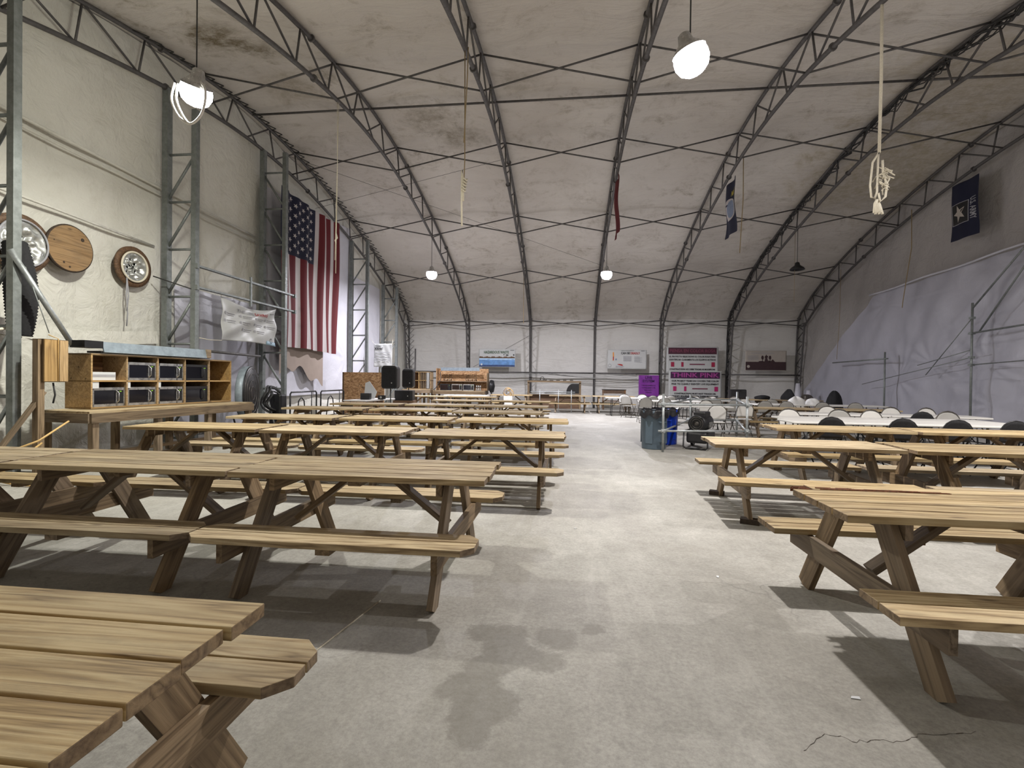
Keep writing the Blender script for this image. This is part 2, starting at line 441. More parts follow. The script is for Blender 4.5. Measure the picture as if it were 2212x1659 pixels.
stain([(9.3, 8.4, .5), (10.2, 6.9, .2), (9.4, 7.2, .1)], .12)
# broad darker drift close to the doorway side
drift = t.noise(mv((.9, .6, 1), (2, 6, 0)), 1, 4, .6, .5)
col = t.mix(t.math('MULTIPLY', t.ramp(drift, [(.45, (0, 0, 0, 1)), (.7, (1, 1, 1, 1))]), .35), col, (.24, .225, .195, 1))
# hairline cracks
vo = t.n('ShaderNodeTexVoronoi'); vo.feature = 'DISTANCE_TO_EDGE'; vo.inputs['Scale'].default_value = .34
ad = t.n('ShaderNodeVectorMath'); ad.operation = 'ADD'; nz = t.n('ShaderNodeTexNoise'); nz.inputs['Scale'].default_value = 1.6; nz.inputs['Detail'].default_value = 7
t.l(mv((1, 1, 1)), nz.inputs['Vector']); t.l(mv((1, 1, 1), (.35, .9, 0)), ad.inputs[0]); t.l(nz.outputs['Color'], ad.inputs[1]); t.l(ad.outputs[0], vo.inputs['Vector'])
ck = t.ramp(vo.outputs['Distance'], [(.0, (1, 1, 1, 1)), (.0022, (0, 0, 0, 1))])
ck = t.math('MULTIPLY', ck, t.ramp(t.noise(mv((.4, .4, 1), (9, 3, 0)), 1, 2), [(.5, (0, 0, 0, 1)), (.6, (1, 1, 1, 1))]))
col = t.mix(t.math('MULTIPLY', ck, .3), col, (.06, .055, .05, 1))
t.bump(t.math('ADD', b2, t.math('MULTIPLY', b3, .35)), .4, .01)
rg = t.ramp(b1, [(.3, (.5, .5, .5, 1)), (.7, (.72, .72, .72, 1))])
M['concrete'] = t.base(col, rg, 0, .35)

def emis(name, c, strength):
    m = bpy.data.materials.new(name); m.use_nodes = True
    b = m.node_tree.nodes['Principled BSDF']; b.inputs['Base Color'].default_value = c
    b.inputs['Emission Color'].default_value = c; b.inputs['Emission Strength'].default_value = strength
    return m

# ------------------------------------------------------------------ building shell
BAY = 3.3
NB = 6            # bays, arches 0..6
HALF = 13.22
# outer chord of the arch, far half (y, z); the near half mirrors it about y = HALF
far = [(26.62, 0), (26.58, 1.5), (26.5, 3.0), (26.35, 4.5), (25.65, 5.1), (24.8, 5.62), (23.1, 6.40), (21.2, 7.05), (19.26, 7.58), (17.2, 8.04), (15.17, 8.36), (13.22, 8.47)]
near = [(2*HALF-y, z) for y, z in far[:-1]]
ctrl = near + far[::-1]
def catmull(P, n=6):
    out = []
    for i in range(len(P)-1):
        p0 = P[max(i-1, 0)]; p1 = P[i]; p2 = P[i+1]; p3 = P[min(i+2, len(P)-1)]
        for k in range(n):
            s = k/n
            out.append(tuple(.5*((2*p1[a]) + (-p0[a]+p2[a])*s + (2*p0[a]-5*p1[a]+4*p2[a]-p3[a])*s*s + (-p0[a]+3*p1[a]-3*p2[a]+p3[a])*s**3) for a in (0, 1)))
    out.append(P[-1]); return out
PROF = catmull(ctrl)
ARC = [0]
for a, b in zip(PROF, PROF[1:]): ARC.append(ARC[-1] + math.dist(a, b))
LEN = ARC[-1]
def at_arc(s):
    s = max(0, min(LEN, s))
    for i in range(len(ARC)-1):
        if s <= ARC[i+1]:
            f = (s-ARC[i])/(ARC[i+1]-ARC[i]); a, b = PROF[i], PROF[i+1]
            p = (a[0]+(b[0]-a[0])*f, a[1]+(b[1]-a[1])*f); tx, tz = b[0]-a[0], b[1]-a[1]; L = math.hypot(tx, tz)
            return p, (tz/L, -tx/L)       # inward normal
    return PROF[-1], (0, 0)
def depth_at(s):
    e = min(s, LEN-s)
    return .42 + (.74-.42)*min(1, max(0, (e-.5)/4.5))
def inner_at(s):
    p, n = at_arc(s); p0, n0 = at_arc(s-.4); p1, n1 = at_arc(s+.4)
    nx, nz = n[0]+n0[0]+n1[0], n[1]+n0[1]+n1[1]; L = math.hypot(nx, nz); d = depth_at(s)
    return (p[0]+nx/L*d, p[1]+nz/L*d)
def arc_of(y, far_side=True):
    best = None
    for i, p in enumerate(PROF):
        if (p[0] > HALF-.01) == far_side:
            d = abs(p[0]-y)
            if best is None or d < best[0]: best = (d, ARC[i])
    return best[1]

def pillow(x):                     # the membrane bellies slightly between arches
    f = (x/BAY) % 1.0
    return .10*math.sin(PI*f)**2

def shell_strip(name, s0, s1, mat, ns, x0=-.36, x1=NB*BAY+.42):
    m = MB()
    nx = 84
    def fn(u, v):
        x = x0+(x1-x0)*u; s = s0+(s1-s0)*v
        p, n = at_arc(s); o = .075 + pillow(x)*.8 + .015*math.sin(x*3.1+s*.7)*math.sin(s*1.9)
        return (x, p[0]-n[0]*o, p[1]-n[1]*o)
    m.grid(fn, nx, ns)
    o = m.build(name, mat); tag(o, kind='structure'); return o
sW = arc_of(26.35)
sN = LEN - sW
shell_strip('ceiling', sN, sW, M['roof'], 150)
shell_strip('wall_far', sW, LEN, M['wallfar'], 26)
shell_strip('wall_near', 0, sN, M['wallfar'], 12)
CR = [(9.413, 2.912), (9.519, 3.01), (9.578, 3.026), (9.649, 2.997), (9.742, 3.012), (9.849, 3.02), (9.937, 3.077), (10.047, 3.089), (10.2, 3.12)]
fl = MB().box((-1.2, -1.2, -.15), (NB*BAY+1.2, 27.8, 0)).build('floor', M['concrete']); tag(fl, kind='structure')
m = MB(); random.seed(2)
CP = []
for a, b in zip(CR, CR[1:]):
    for k in range(5): CP.append((a[0]+(b[0]-a[0])*k/5+random.uniform(-.006, .006), a[1]+(b[1]-a[1])*k/5+random.uniform(-.009, .009)))
for a, b in zip(CP, CP[1:]):
    wd = random.uniform(.0006, .0018)
    m.add([(a[0], a[1]-wd, .0008), (b[0], b[1]-wd, .0008), (b[0], b[1]+wd, .0008), (a[0], a[1]+wd, .0008)], [(0, 1, 2, 3)])
m.build('crack', M['endgrain'], fl)

def gable(name, x, mat, sgn, bulge, label=None):
    """end wall filling the arch; built as horizontal strips"""
    m = MB()
    ny, nz = 130, 46
    def zmax(y):
        best = 0
        for i in range(len(PROF)-1):
            a, b = PROF[i], PROF[i+1]
            if min(a[0], b[0]) <= y <= max(a[0], b[0]) and abs(b[0]-a[0]) > 1e-6:
                f = (y-a[0])/(b[0]-a[0]); best = max(best, a[1]+(b[1]-a[1])*f)
        return best
    y0, y1 = -.12, 26.56
    def fn(u, v):
        y = y0+(y1-y0)*u; h = max(zmax(y)+.06, .05); z = h*v
        return (x + sgn*bulge(y, z), y, z)
    m.grid(fn, ny, nz)
    o = m.build(name, mat); tag(o, kind='structure'); return o
def bulge_left(y, z):
    b = .03*math.sin(y*1.3+z*.8) + .02*math.sin(y*3.7-z*2.1)
    b += .05*math.sin(PI*((y-7.0) % 3.35)/3.35)
    return b
gable('wall_left', -.25, M['wall'], -1, bulge_left)
def bulge_right(y, z):
    b = .06*math.sin(y*1.1+z*.5)+.03*math.sin(y*4.3+z*1.4)
    b += .05*math.sin(z*2.3+y*1.7)*max(0, math.sin(y*.55))
    return b
gable('wall_right', NB*BAY+.24, M['curtain'], 1, bulge_right)

# seams and hems on the left wall
def seam(n, pts, r, label):
    o = MB().tube(pts, r, 6).build('trim_%d' % n, M['wall']); tag(o, kind='structure')
seam(1, [(-.17, 6.2, 5.55), (-.17, 10.3, 5.40), (-.17, 13.6, 5.30)], .03, '')
seam(2, [(-.17, 6.2, 5.40), (-.17, 10.3, 5.25), (-.17, 13.6, 5.15)], .02, '')
seam(3, [(-.17, 5.8, 4.3), (-.17, 8.2, 4.22), (-.17, 10.3, 4.12)], .025, '')
# hem flap of the upper wall skirt
m = MB()
m.grid(lambda u, v: (-.10+.03*math.sin(u*9)+.03*(1-v), 5.0+5.3*u, 2.02+.08*math.sin(u*7)+.26*v), 60, 4)
o = m.build('trim_4', M['wall']); tag(o, kind='structure')

# ------------------------------------------------------------------ arches
ORD = ['first', 'second', 'third', 'fourth', 'fifth', 'sixth', 'seventh', 'eighth']
ROWS = []         # arc positions of the cross-braced purlin rows, far side, low to high
for y in (26.35, 23.10, 19.26, 15.17): ROWS.append(arc_of(y))
ROWS.append(arc_of(2*HALF-15.17, False)); ROWS.append(arc_of(2*HALF-19.26, False))
sMid = LEN/2
NN = 150
out_pts = [(at_arc(LEN*i/NN)[0]) for i in range(NN+1)]
in_pts = [inner_at(LEN*i/NN) for i in range(NN+1)]
def make_arch():
    t = thing('arch_truss', '', 'roof truss')
    a = MB().tube([(0, y, z) for y, z in out_pts], .043, 8).build('outer_chord', M['truss'], t)
    b = MB().tube([(0, y, z) for y, z in in_pts], .045, 8).build('inner_chord', M['truss'], t)
    # zigzag webs, closer together on the legs
    s = .3; nodes = []
    while s < LEN/2 - .3:
        e = s; step = .62 if e < 4 else (1.0 if e < 7 else 1.3)
        nodes.append((s, step)); s += step
    k = 0
    for side in (0, 1):
        for (s, st) in nodes:
            c = s if side == 0 else LEN-s
            sg = 1 if side == 0 else -1
            i0 = inner_at(c); o0 = at_arc(c+sg*.22*st)[0]; i1 = inner_at(c+sg*st)
            for p, q in ((i0, o0), (o0, i1)):
                mid = Vector((0, (p[0]+q[0])/2, (p[1]+q[1])/2))
                w = MB().tube([Vector((0, *p))-mid, Vector((0, *q))-mid], .021, 6).build('web_strut', M['truss'], t, loc=mid)
    for sp in (4.6, 10.2, 15.5, LEN-15.5, LEN-10.2, LEN-4.6):     # bolted splices
        for f in (inner_at(sp), at_arc(sp)[0]):
            MB().lathe([(.075, -.02), (.075, .02)], n=10, axis='y').build('splice_flange', M['truss'], t, loc=(0, f[0], f[1]))
    return t
arch0 = make_arch()
arches = [arch0]
for i in range(1, NB+1):
    c = copy_tree(arch0); c.location = (i*BAY, 0, 0); arches.append(c)
AL = ['grey lattice arch along the left end wall, wire hooks on its upper chord',
      'grey lattice arch second from the left end wall, one far lamp hangs under it',
      'grey lattice arch third from the left, rope with a knot hangs from it',
      'grey lattice arch fourth from the left, red flag hangs edge-on beneath it',
      'grey lattice arch fifth from the left, blue flag with a white oval hangs beneath it',
      'grey lattice arch sixth from the left, black wires bundled along its upper chord',
      'grey lattice arch seventh from the left, the last one, at the grey curtain wall',
]
for a, l in zip(arches, AL): a['label'] = l; a['group'] = 'lattice arches of the tent'

# cross-braced purlins
rown = ['lowest row', 'second row up', 'third row up', 'fourth row, beyond the ridge', 'fifth row, before the ridge', 'sixth row, nearest overhead']
for r, s in enumerate(ROWS):
    O = at_arc(s)[0]; I = inner_at(s)
    t0 = None
    for b in range(NB):
        if t0 is None:
            t0 = thing('cross_brace', '', 'brace', (0, 0, 0), 0, 'crossed purlin rods between the arches')
            L = BAY
            MB().tube([(0, O[0], O[1]), (L, I[0], I[1])], .022, 6).build('rod', M['truss'], t0)
            MB().tube([(0, I[0], I[1]), (L, O[0], O[1])], .022, 6).build('rod', M['truss'], t0)
            o = t0
        else:
            o = copy_tree(t0)
        o.location = (b*BAY, 0, 0)
        o['label'] = 'crossed rods between the %s and %s arches, %s' % (ORD[b], ORD[b+1], rown[r])
        o['group'] = 'crossed purlin rods between the arches'
pm = at_arc(sMid)[0]
ridge0 = MB().tube([(0, 0, 0), (BAY, 0, 0)], .028, 8).build('ridge_rod', M['truss'])
for b in range(NB):
    o = ridge0 if b == 0 else ridge0.copy()
    if b: COL.objects.link(o)
    o.location = (b*BAY, pm[0], pm[1]-.03)
    tag(o, 'straight grey rod along the ridge between the %s and %s arches' % (ORD[b], ORD[b+1]), 'rod', 'straight ridge rods')
# low girt pipe along the far wall
g0 = MB().tube([(0, 0, 0), (BAY, 0, 0)], .035, 8).build('wall_pipe', M['truss'])
for b in range(NB):
    o = g0 if b == 0 else g0.copy()
    if b: COL.objects.link(o)
    o.location = (b*BAY, 26.05, 1.79)
    tag(o, 'horizontal dark pipe low on the far wall between the %s and %s arches' % (ORD[b], ORD[b+1]), 'pipe', 'low pipes along the far wall')

# wire hooks on the first arch, black wire bundle on the sixth
m = MB()
s = LEN*.40
pts = []
while s < LEN-.4:
    p, n = at_arc(s); pts.append((.05, p[0]-n[0]*.0, p[1]-n[1]*0)); q, n = at_arc(s+.09); pts.append((.30, q[0]+n[0]*.10, q[1]+n[1]*.10)); s += .3
m.tube(pts, .014, 4)
o = m.build('hook_wire', M['cable_k'], arches[0]); o['label'] = 'dark zigzag wire hooks along the chord'
m = MB()
for w in range(7):
    pts = []
    s = LEN*.42
    while s < LEN-.2:
        p, n = at_arc(s)
        f = .04+.22*random.random()**2
        pts.append((random.uniform(-.08, .08), p[0]+n[0]*f, p[1]+n[1]*f)); s += random.uniform(.18, .5)
    m.tube(pts, .012 if w < 4 else .022, 5)
o = m.build('wire_bundle', M['cable_k'], arches[5]); o['label'] = 'messy black cable bundle'

# ------------------------------------------------------------------ left wall columns
def make_column(y, h_out, h_in, label, dflip=False, sx=.66):
    t = thing('lattice_column', label, 'column', (0, y, 0), 0, 'lattice columns of the left end wall')
    MB().box((-.06, -.065, 0), (.07, .065, h_out)).build('outer_post', M['column'], t)
    MB().box((sx-.055, -.055, 0), (sx+.055, .055, h_in)).build('inner_post', M['column'], t)
    z = .08; st = 1.0
    while z < h_in:
        MB().tube([(0, 0, z), (sx, 0, z)], .026, 8).build('rung', M['column'], t)
        if z+st < h_in:
            a, b = ((0, 0, z), (sx, 0, z+st)) if not dflip else ((sx, 0, z), (0, 0, z+st))
            MB().tube([a, b], .028, 8).build('diagonal', M['column'], t)
        z += st
    return t
def zprof(y):
    for i in range(len(PROF)-1):
        a, b = PROF[i], PROF[i+1]
        if a[0] <= y <= b[0] and b[0] > a[0]: return a[1]+(b[1]-a[1])*(y-a[0])/(b[0]-a[0])
    return 5
def zin(y): return min(((abs(p[0]-y), p[1]) for p in in_pts))[1]
make_column(7.05, zin(7.05), 7.4, 'galvanised lattice column nearest the left edge, bright right post')
make_column(10.43, zin(10.43), 7.0, 'galvanised lattice column behind the wooden cubby shelf')
make_column(13.71, zin(13.71), 7.62, 'galvanised lattice column beside the striped flag', dflip=True)
make_column(19.33, zin(19.33), 6.8, 'slim lattice column right of the striped flag')
make_column(22.68, zin(22.68), 5.6, 'pale lattice column behind the white notice near the far corner')

# rails and pipes on the left wall
def pipe(name, pts, r, mat, label, cat='pipe', group=None, n=8):
    o = MB().tube(pts, r, n).build(name, mat); return tag(o, label, cat, group)
for z, nm in ((3.72, 'upper'), (3.27, 'lower')):
    t = thing('guard_rail', '%s of two dark unistrut rails between the lattice columns, above the left banner' % nm, 'rail', (.72, 10.4, z))
    MB().box((-.02, 0, -.02), (.02, 3.75, .02)).build('rail', M['blackmetal'], t)
    MB().box((.02, .0, -.012), (.03, 3.75, .03)).build('strip', M['column'], t)
    for y in (0, 3.7): MB().box((-.05, y-.03, -.05), (.05, y+.03, .05)).build('clamp', M['column'], t)
MB().box((-.0, 1.72, -.14), (.04, 1.77, .58)).build('upright_bar', M['column'], t)
pipe('wall_pipe', [(.62, 10.45, 1.96), (.62, 12.7, 1.93)], .03, M['truss'], 'dark horizontal pipe above the right end of the cubby shelf')
pipe('brace_pipe', [(.72, 6.95, 3.15), (.95, 7.62, 1.86)], .04, M['galv'], 'leaning galvanised pipe beside the leftmost column')
pipe('strap', [(.0, 10.1, 3.45), (.66, 10.4, 3.22)], .012, M['cable_k'], 'dark strap from the small duct ring to the column', 'strap')

# white poly sheeting over the left wall past the third column
def crease(y, z, anchors, amp=.06):
    d = 0
    for (ay, az, k, ph, L) in anchors:
        dy, dz = y-ay, z-az; r = math.hypot(dy, dz)+1e-6; th = math.atan2(dz, dy)
        d += amp*.55*math.sin(k*.7*th+ph+1.7*math.sin(th*2.3+ph)+.5*math.sin(r*2.1+ph*2))*min(1, r/.6)*math.exp(-r/L)*(.55+.45*math.sin(th*1.5+ph*3))
    return d
anc = [(13.9, 2.2, 17, .3, 1.8), (19.2, 2.1, 19, 1.1, 2.0), (16.2, 1.0, 13, 2.0, 1.4), (19.2, .8, 15, .5, 1.3), (16.5, 6.6, 11, .2, 2.5), (14.0, .8, 15, .8, 1.2)]
def sheetL(u, v):
    y = 13.75+5.6*u; z = .82+6.1*v-.9*v*(1-u)*0
    z = .82 + (6.0+.45*u)*v
    return (-.11+.03*math.sin(y*2.1+z*.6)+crease(y, z, anc, .05), y, z)
o = MB().grid(sheetL, 110, 90).build('plastic_sheet', M['sheet_white']); recenter(o, (.1, 13.75, .82))
tag(o, 'bright white poly sheet hung on the left wall behind the striped flag', 'plastic sheet')
def sheetL2(u, v):
    y = 19.45+3.1*u; z = 1.5+4.0*v
    return (-.12+.02*math.sin(y*2.7+z)+crease(y, z, [(19.4, 2.2, 13, 0, 1.5), (22.4, 2.5, 13, 1, 1.5)], .05), y, z)
o = MB().grid(sheetL2, 50, 50).build('plastic_sheet', M['sheet_white']); recenter(o, (.08, 19.45, 1.5))
tag(o, 'white poly sheet between the slim column and the far corner of the left wall', 'plastic sheet')
def sheetL3(u, v):
    y = 5.4+4.9*u; z = .0+2.05*v
    return (-.13+.02*math.sin(y*5.1)+.012*math.sin(y*11+z*2), y, z)
o = MB().grid(sheetL3, 70, 20).build('plastic_sheet', M['wall']); recenter(o, (.05, 5.4, 0))
tag(o, 'white ribbed sheeting on the lower left wall behind the wooden cubby', 'plastic sheet')
# clear sheet strip left of the third column
o = MB().grid(lambda u, v: (-.10+.03*math.sin(u*17+v*3)+crease(u*3, v*3, [(2.8, 1.2, 15, 0, 1), (.2, .2, 13, 1, 1)], .05), 10.75+2.8*u, .15+3.25*v), 60, 40).build('plastic_sheet', M['sheet'])
recenter(o, (.12, 10.75, .15)); tag(o, 'crinkled milky sheet on the left wall under the two dark rails', 'plastic sheet')
m = MB(); n = 30
def patch(u, v):
    y = 14.35+2.6*u; lo = 1.45+.25*math.sin(u*5)+.12*math.sin(u*17); hi = 2.35-.02*u
    return (.12+.02*math.sin(u*11), y, lo+(hi-lo)*v)
o = MB().grid(patch, n, 6).build('cloth_scrap', M['brownpatch']); recenter(o, (.3, 14.35, 1.6)); tag(o, 'torn brown cloth scrap hanging under the striped flag', 'cloth')

# ------------------------------------------------------------------ left wall openings and ducts
def disc_frame(y, z, r, label, name='duct_opening'):
    t = thing(name, label, 'duct opening', (-.16, y, z))
    MB().lathe([(r*.70, .0), (r*.72, .045), (r, .05), (r, .0)], n=36, axis='x').build('wooden_ring', M['wood_dark'], t)
    return t
t = thing('round_hatch', 'round orange plywood cover with a dark rim on the left wall', 'hatch', (-.10, 8.49, 3.585))
MB().lathe([(.40, -.02), (.41, .02), (.385, .03)], n=48, axis='x').build('rim', M['endgrain'], t)
hc = MB().lathe([(.385, .0), (.385, .034)], n=48).build('cover', M['ply_orange'], t); hc.rotation_euler = (PI/2, 0, PI/2)
for yy, zz, rr in ((.2, .2, .035), (-.28, .08, .012), (-.12, -.26, .02), (-.02, -.32, .02)):
    MB().lathe([(rr, .033), (rr*.6, .038)], (0, yy, zz), 12, axis='x').build('knot', M['endgrain'], t)
t = disc_frame(9.77, 3.562, .40, 'small foil duct opening in a wooden ring, right of the round orange cover')
def foil(r, R, dep, seed):
    random.seed(seed)
    ph = [random.uniform(0, 6) for _ in range(8)]
    def fn(u, v):
        th = u*2*PI; rr = R*(1-v)+.06*R*v
        w = (.035*math.sin(th*3+ph[0]+v*9)+.03*math.sin(th*5+ph[1]-v*13+2*math.sin(th+ph[2]))+.018*math.sin(th*13+ph[3]+v*3))*min(1, v*3)
        return (dep*(1-v*1.0)+w*.6, rr*math.cos(th)*(1+w), rr*math.sin(th)*(1+w))
    return fn
MB().grid(foil(0, .29, .06, 3), 60, 14).build('foil_duct', M['silverduct'], t)
MB().tube([(.07, .29*math.cos(g*2*PI/40), .29*math.sin(g*2*PI/40)) for g in range(40)], .02, 6, closed=True).build('collar', M['rope'], t)
MB().tube([(.09, -.2, -.25), (.1, -.22, -.6), (.1, -.19, -.95), (.1, -.21, -1.2)], .012, 5).build('tie_strap', M['ink_lt'], t)
MB().tube([(.09, -.2, -.25), (.1, -.17, -.6), (.1, -.21, -.9)], .012, 5).build('tie_strap', M['ink_lt'], t)
t = disc_frame(7.75, 3.475, .46, 'large foil duct opening in a wooden ring at the left edge')
MB().grid(foil(0, .36, .08, 8), 60, 14).build('foil_duct', M['silverduct'], t)
MB().tube([(.1, .36*math.cos(g*2*PI/40), .36*math.sin(g*2*PI/40)) for g in range(40)], .016, 6, closed=True).build('collar', M['ink_lt'], t)
# black flexible duct drooping in front of the leftmost column
m = MB()
pts = []; rr = []
for i in range(60):
    u = i/59
    pts.append((.36+.1*math.sin(u*2), 7.29+.02*math.sin(u*3), 3.35-1.38*u)); rr.append((.13+.05*math.sin(u*PI))+(.015 if i % 2 else 0))
m.tube(pts, rr, 20)
t = thing('flexible_duct', 'black flexible duct hanging beside the leftmost column', 'duct', (.32, 7.0, 2.0))
o = m.build('hose', M['blackfab'], t); o.location = (-.32, -7.0, -2.0)
MB().tube([(.07, .35, -.05), (.22, .05, .05), (.32, -.22, .0)], .02, 6).build('white_tie', M['rope'], t)

# leaning notice at the very left edge
t = thing('barricade_board', 'yellow and black striped board at the left edge', 'board', (1.12, 6.36, .78))
for k in range(9):
    MB().box((-.10, -.02, .06*k), (.10, .02, .06*k+.06), 0).build('stripe', M['hazard_y'] if k % 2 else M['black'], t, rot=(0, 0, .6))
MB().box((-.10, -.015, -.78), (.10, .015, -.0)).build('leg', M['wood'], t, rot=(0, 0, .6))
t = thing('wall_notice', 'pale framed notice on the left edge above the striped board', 'notice', (.3, 6.75, 1.45))
MB().box((0, -.28, 0), (.02, .12, .6)).build('board', M['paper'], t)
for a, b in (((.02, -.28, .0), (.035, .12, .02)), ((.02, -.28, .58), (.035, .12, .6)), ((.02, .10, 0), (.035, .12, .6))):
    MB().box(a, b).build('edge_strip', M['ink'], t)

# wooden switch panel on a post
t = thing('electrical_panel_stand', 'wooden panel box on a braced post left of the cubby shelf', 'panel stand', (1.0, 7.05, 0), 0)
def lum(parent, a, b, w, h, name, mat=None, roll=0):
    """a squared timber from a to b with its own grain axis"""
    a, b = Vector(a), Vector(b); L = (b-a).length
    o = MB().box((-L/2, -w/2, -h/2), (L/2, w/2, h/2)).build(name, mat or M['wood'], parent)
    q = (b-a).to_track_quat('X', 'Z')
    o.rotation_mode = 'QUATERNION'; o.rotation_quaternion = q @ Euler((roll, 0, 0)).to_quaternion(); o.location = (a+b)/2
    return o
lum(t, (0, .05, 0), (0, .05, 1.9), .09, .09, 'post')
lum(t, (0, .12, 1.15), (-.15, -.55, .05), .09, .04, 'brace')
o = MB().box((-.31, -.17, -.16), (.31, .17, .02)).build('panel_back', M['wood'], t); o.rotation_euler = (0, PI/2, 0); o.location = (.06, .22, 1.6)
o = MB().box((-.30, -.11, 0), (.30, .09, .02)).build('panel_door', M['ply'], t); o.rotation_euler = (0, PI/2, 0); o.location = (.09, .15, 1.6)
o = MB().box((-.30, -.06, 0), (.30, .06, .02)).build('panel_door', M['ply'], t); o.rotation_euler = (0, PI/2, 0); o.location = (.09, .31, 1.6)
MB().tube([(.12, .22, 1.3), (.12, .22, 1.92), (.1, .1, 1.97)], .008, 5).build('cord', M['cable_y'], t)
MB().tube([(.06, .2, 1.28), (.07, .22, 1.1), (.06, .2, .98)], .012, 5).build('loose_wire', M['cable_k'], t)
pipe('thin_wire', [(.72, 7.15, 2.95), (1.05, 7.2, 2.0)], .006, M['column'], 'thin wire slanting down to the wooden panel box', 'wire')

# ------------------------------------------------------------------ cubby with microwaves (left)
CB = (1.20, 7.70); CE = (1.43, 10.50)
cang = math.atan2(CE[1]-CB[1], CE[0]-CB[0])           # local x along the shelf
def make_microwave(steelface=True):
    t = thing('microwave_oven', '', 'microwave')
    W, H, D = .515, .305, .34
    MB().box((0, 0, 0), (W, D, H)).build('body', M['blackmetal'], t, bevel=.006)
    fm = M['stainless'] if steelface else M['black']
    m = MB()
    m.box((0, -.02, 0), (W, 0, .042)); m.box((0, -.02, H-.045), (W, 0, H)); m.box((0, -.02, 0), (.026, 0, H)); m.box((W-.02, -.02, 0), (W, 0, H)); m.box((W-.145, -.02, 0), (W-.125, 0, H))
    m.build('face_trim', fm, t)
    dg_ = MB().box((.02, -.014, .035), (W-.135, -.002, H-.035)).build('door', M['glassdark'], t)
    cp_ = MB().box((W-.125, -.014, .035), (W-.015, -.002, H-.035)).build('control_panel', M['black'], t)
    MB().box((W-.085, -.018, H-.072), (W-.05, -.013, H-.060)).build('display', M['green_led'], cp_)
    h = MB().tube([(W-.14, -.02, .05), (W-.125, -.055, .09), (W-.125, -.055, H-.09), (W-.14, -.02, H-.05)], .009, 6)
    h.build('handle', M['stainless'] if steelface else M['black'], dg_)
    return t
def make_cubby(loc, ang, cols, cw, ch, dep, zc, label, counter_over=(.42, .05), legs=True, cl=None):
    t = thing('cubby_shelf', label, 'shelf', (loc[0], loc[1], 0), ang)
    W = cols*cw
    def panel(lo, hi, name, mat=None): return MB().box(lo, hi).build(name, mat or M['ply'], t)
    for i in range(cols+1):
        x = i*cw; panel((x-.012, 0, zc), (x+.012, dep, zc+2*ch), 'side_panel' if i in (0, cols) else 'divider')
    for j, nm in ((0, 'bottom_board'), (1, 'middle_shelf'), (2, 'top_board')):
        panel((-.012, 0, zc+j*ch-.012), (W+.012, dep, zc+j*ch+.012), nm)
    panel((0, dep-.012, zc), (W, dep, zc+2*ch), 'back_panel', M['wood_dark'])
    return t
def make_bench(loc, ang, L, W, z, label, nl=4, name='work_counter'):
    t = thing(name, label, 'counter', (loc[0], loc[1], 0), ang)
    MB().box((0, 0, z-.03), (L, W, z)).build('countertop', M['wood_top'], t)
    lum(t, (0, -.02, z-.10), (L, -.02, z-.10), .04, .14, 'front_apron')
    lum(t, (0, 0, z-.10), (0, W, z-.10), .04, .14, 'side_apron'); lum(t, (L, 0, z-.10), (L, W, z-.10), .04, .14, 'side_apron')
    for i in range(nl):
        x = .08+(L-.16)*i/(nl-1)
        lum(t, (x, .03, 0), (x, .03, z-.03), .09, .09, 'leg'); lum(t, (x, W-.08, 0), (x, W-.08, z-.03), .09, .09, 'leg')
    lum(t, (.1, W/2, .16), (L-.1, W/2, .16), .14, .04, 'lower_rail')
    return t
# the local x axis runs along the front; y goes back towards the wall (rotate so that +y is -X world)
ang = cang
cub = make_cubby((CB[0], CB[1]), ang, 5, .565, .42, .5, .885, 'open plywood cubby shelf of ten cells holding microwaves by the left wall')
make_bench((CB[0]+.42, CB[1]-.42), ang, 3.3, .98, .865, 'long wooden counter on posts carrying the left cubby shelf')
Rz = Matrix.Rotation(ang, 4, 'Z')
def cubpt(x, y, z): p = Rz @ Vector((x, y, 0)); return (CB[0]+p.x, CB[1]+p.y, z)
mw = make_microwave(True); mwb = make_microwave(False)
cells = [(1, 1, 's', 'stainless microwave in the second cell of the top cubby row'), (2, 1, 's', 'stainless microwave in the third cell of the top cubby row'),
         (3, 1, 'b', 'small black microwave in the fourth cell of the top cubby row'),
         (0, 0, 's', 'stainless microwave in the first cell of the bottom cubby row'), (1, 0, 's', 'stainless microwave in the second cell of the bottom cubby row'),
         (2, 0, 's', 'stainless microwave in the third cell of the bottom cubby row'), (3, 0, 'b', 'black toaster oven in the fourth cell of the bottom cubby row')]
us = ub = False
for i, j, k, lab in cells:
    if k == 's': o = copy_tree(mw) if us else mw; us = True
    else: o = copy_tree(mwb) if ub else mwb; ub = True
    o.location = cubpt(i*.565+.025, .04, .897+j*.42+.001); o.rotation_euler = (0, 0, ang)
    o['label'] = lab; o['category'] = 'microwave'; o['group'] = 'microwaves in the left cubby'
t = thing('appliance_box', 'white flat box in the first cell of the top cubby row', 'box', cubpt(.04, .06, 1.319), ang)
MB().box((0, 0, 0), (.38, .3, .13)).build('box', M['paper'], t); MB().box((.0, -.002, .05), (.38, 0, .09)).build('stripe', M['ink_lt'], t)
for i in range(3):
    t = thing('paper_note', 'white paper note in the %s cell of the bottom cubby row' % ORD[i], 'note', cubpt(i*.565+.016, .01, 1.19), ang)
    MB().box((0, 0, 0), (.10 if i == 0 else .05, .003, .105)).build('sheet', M['paper'], t)
t = thing('light_hood', 'pale blue sheet metal hood along the top of the left cubby', 'hood', cubpt(.15, -.05, 1.76), ang)
o = MB().box((0, 0, 0), (2.0, .02, .17)).build('front_sheet', M['sheetmetal'], t); o.rotation_euler = (-.25, 0, 0)
MB().box((-.03, .03, -.01), (2.1, .3, .02)).build('top_sheet', M['blackmetal'], t)
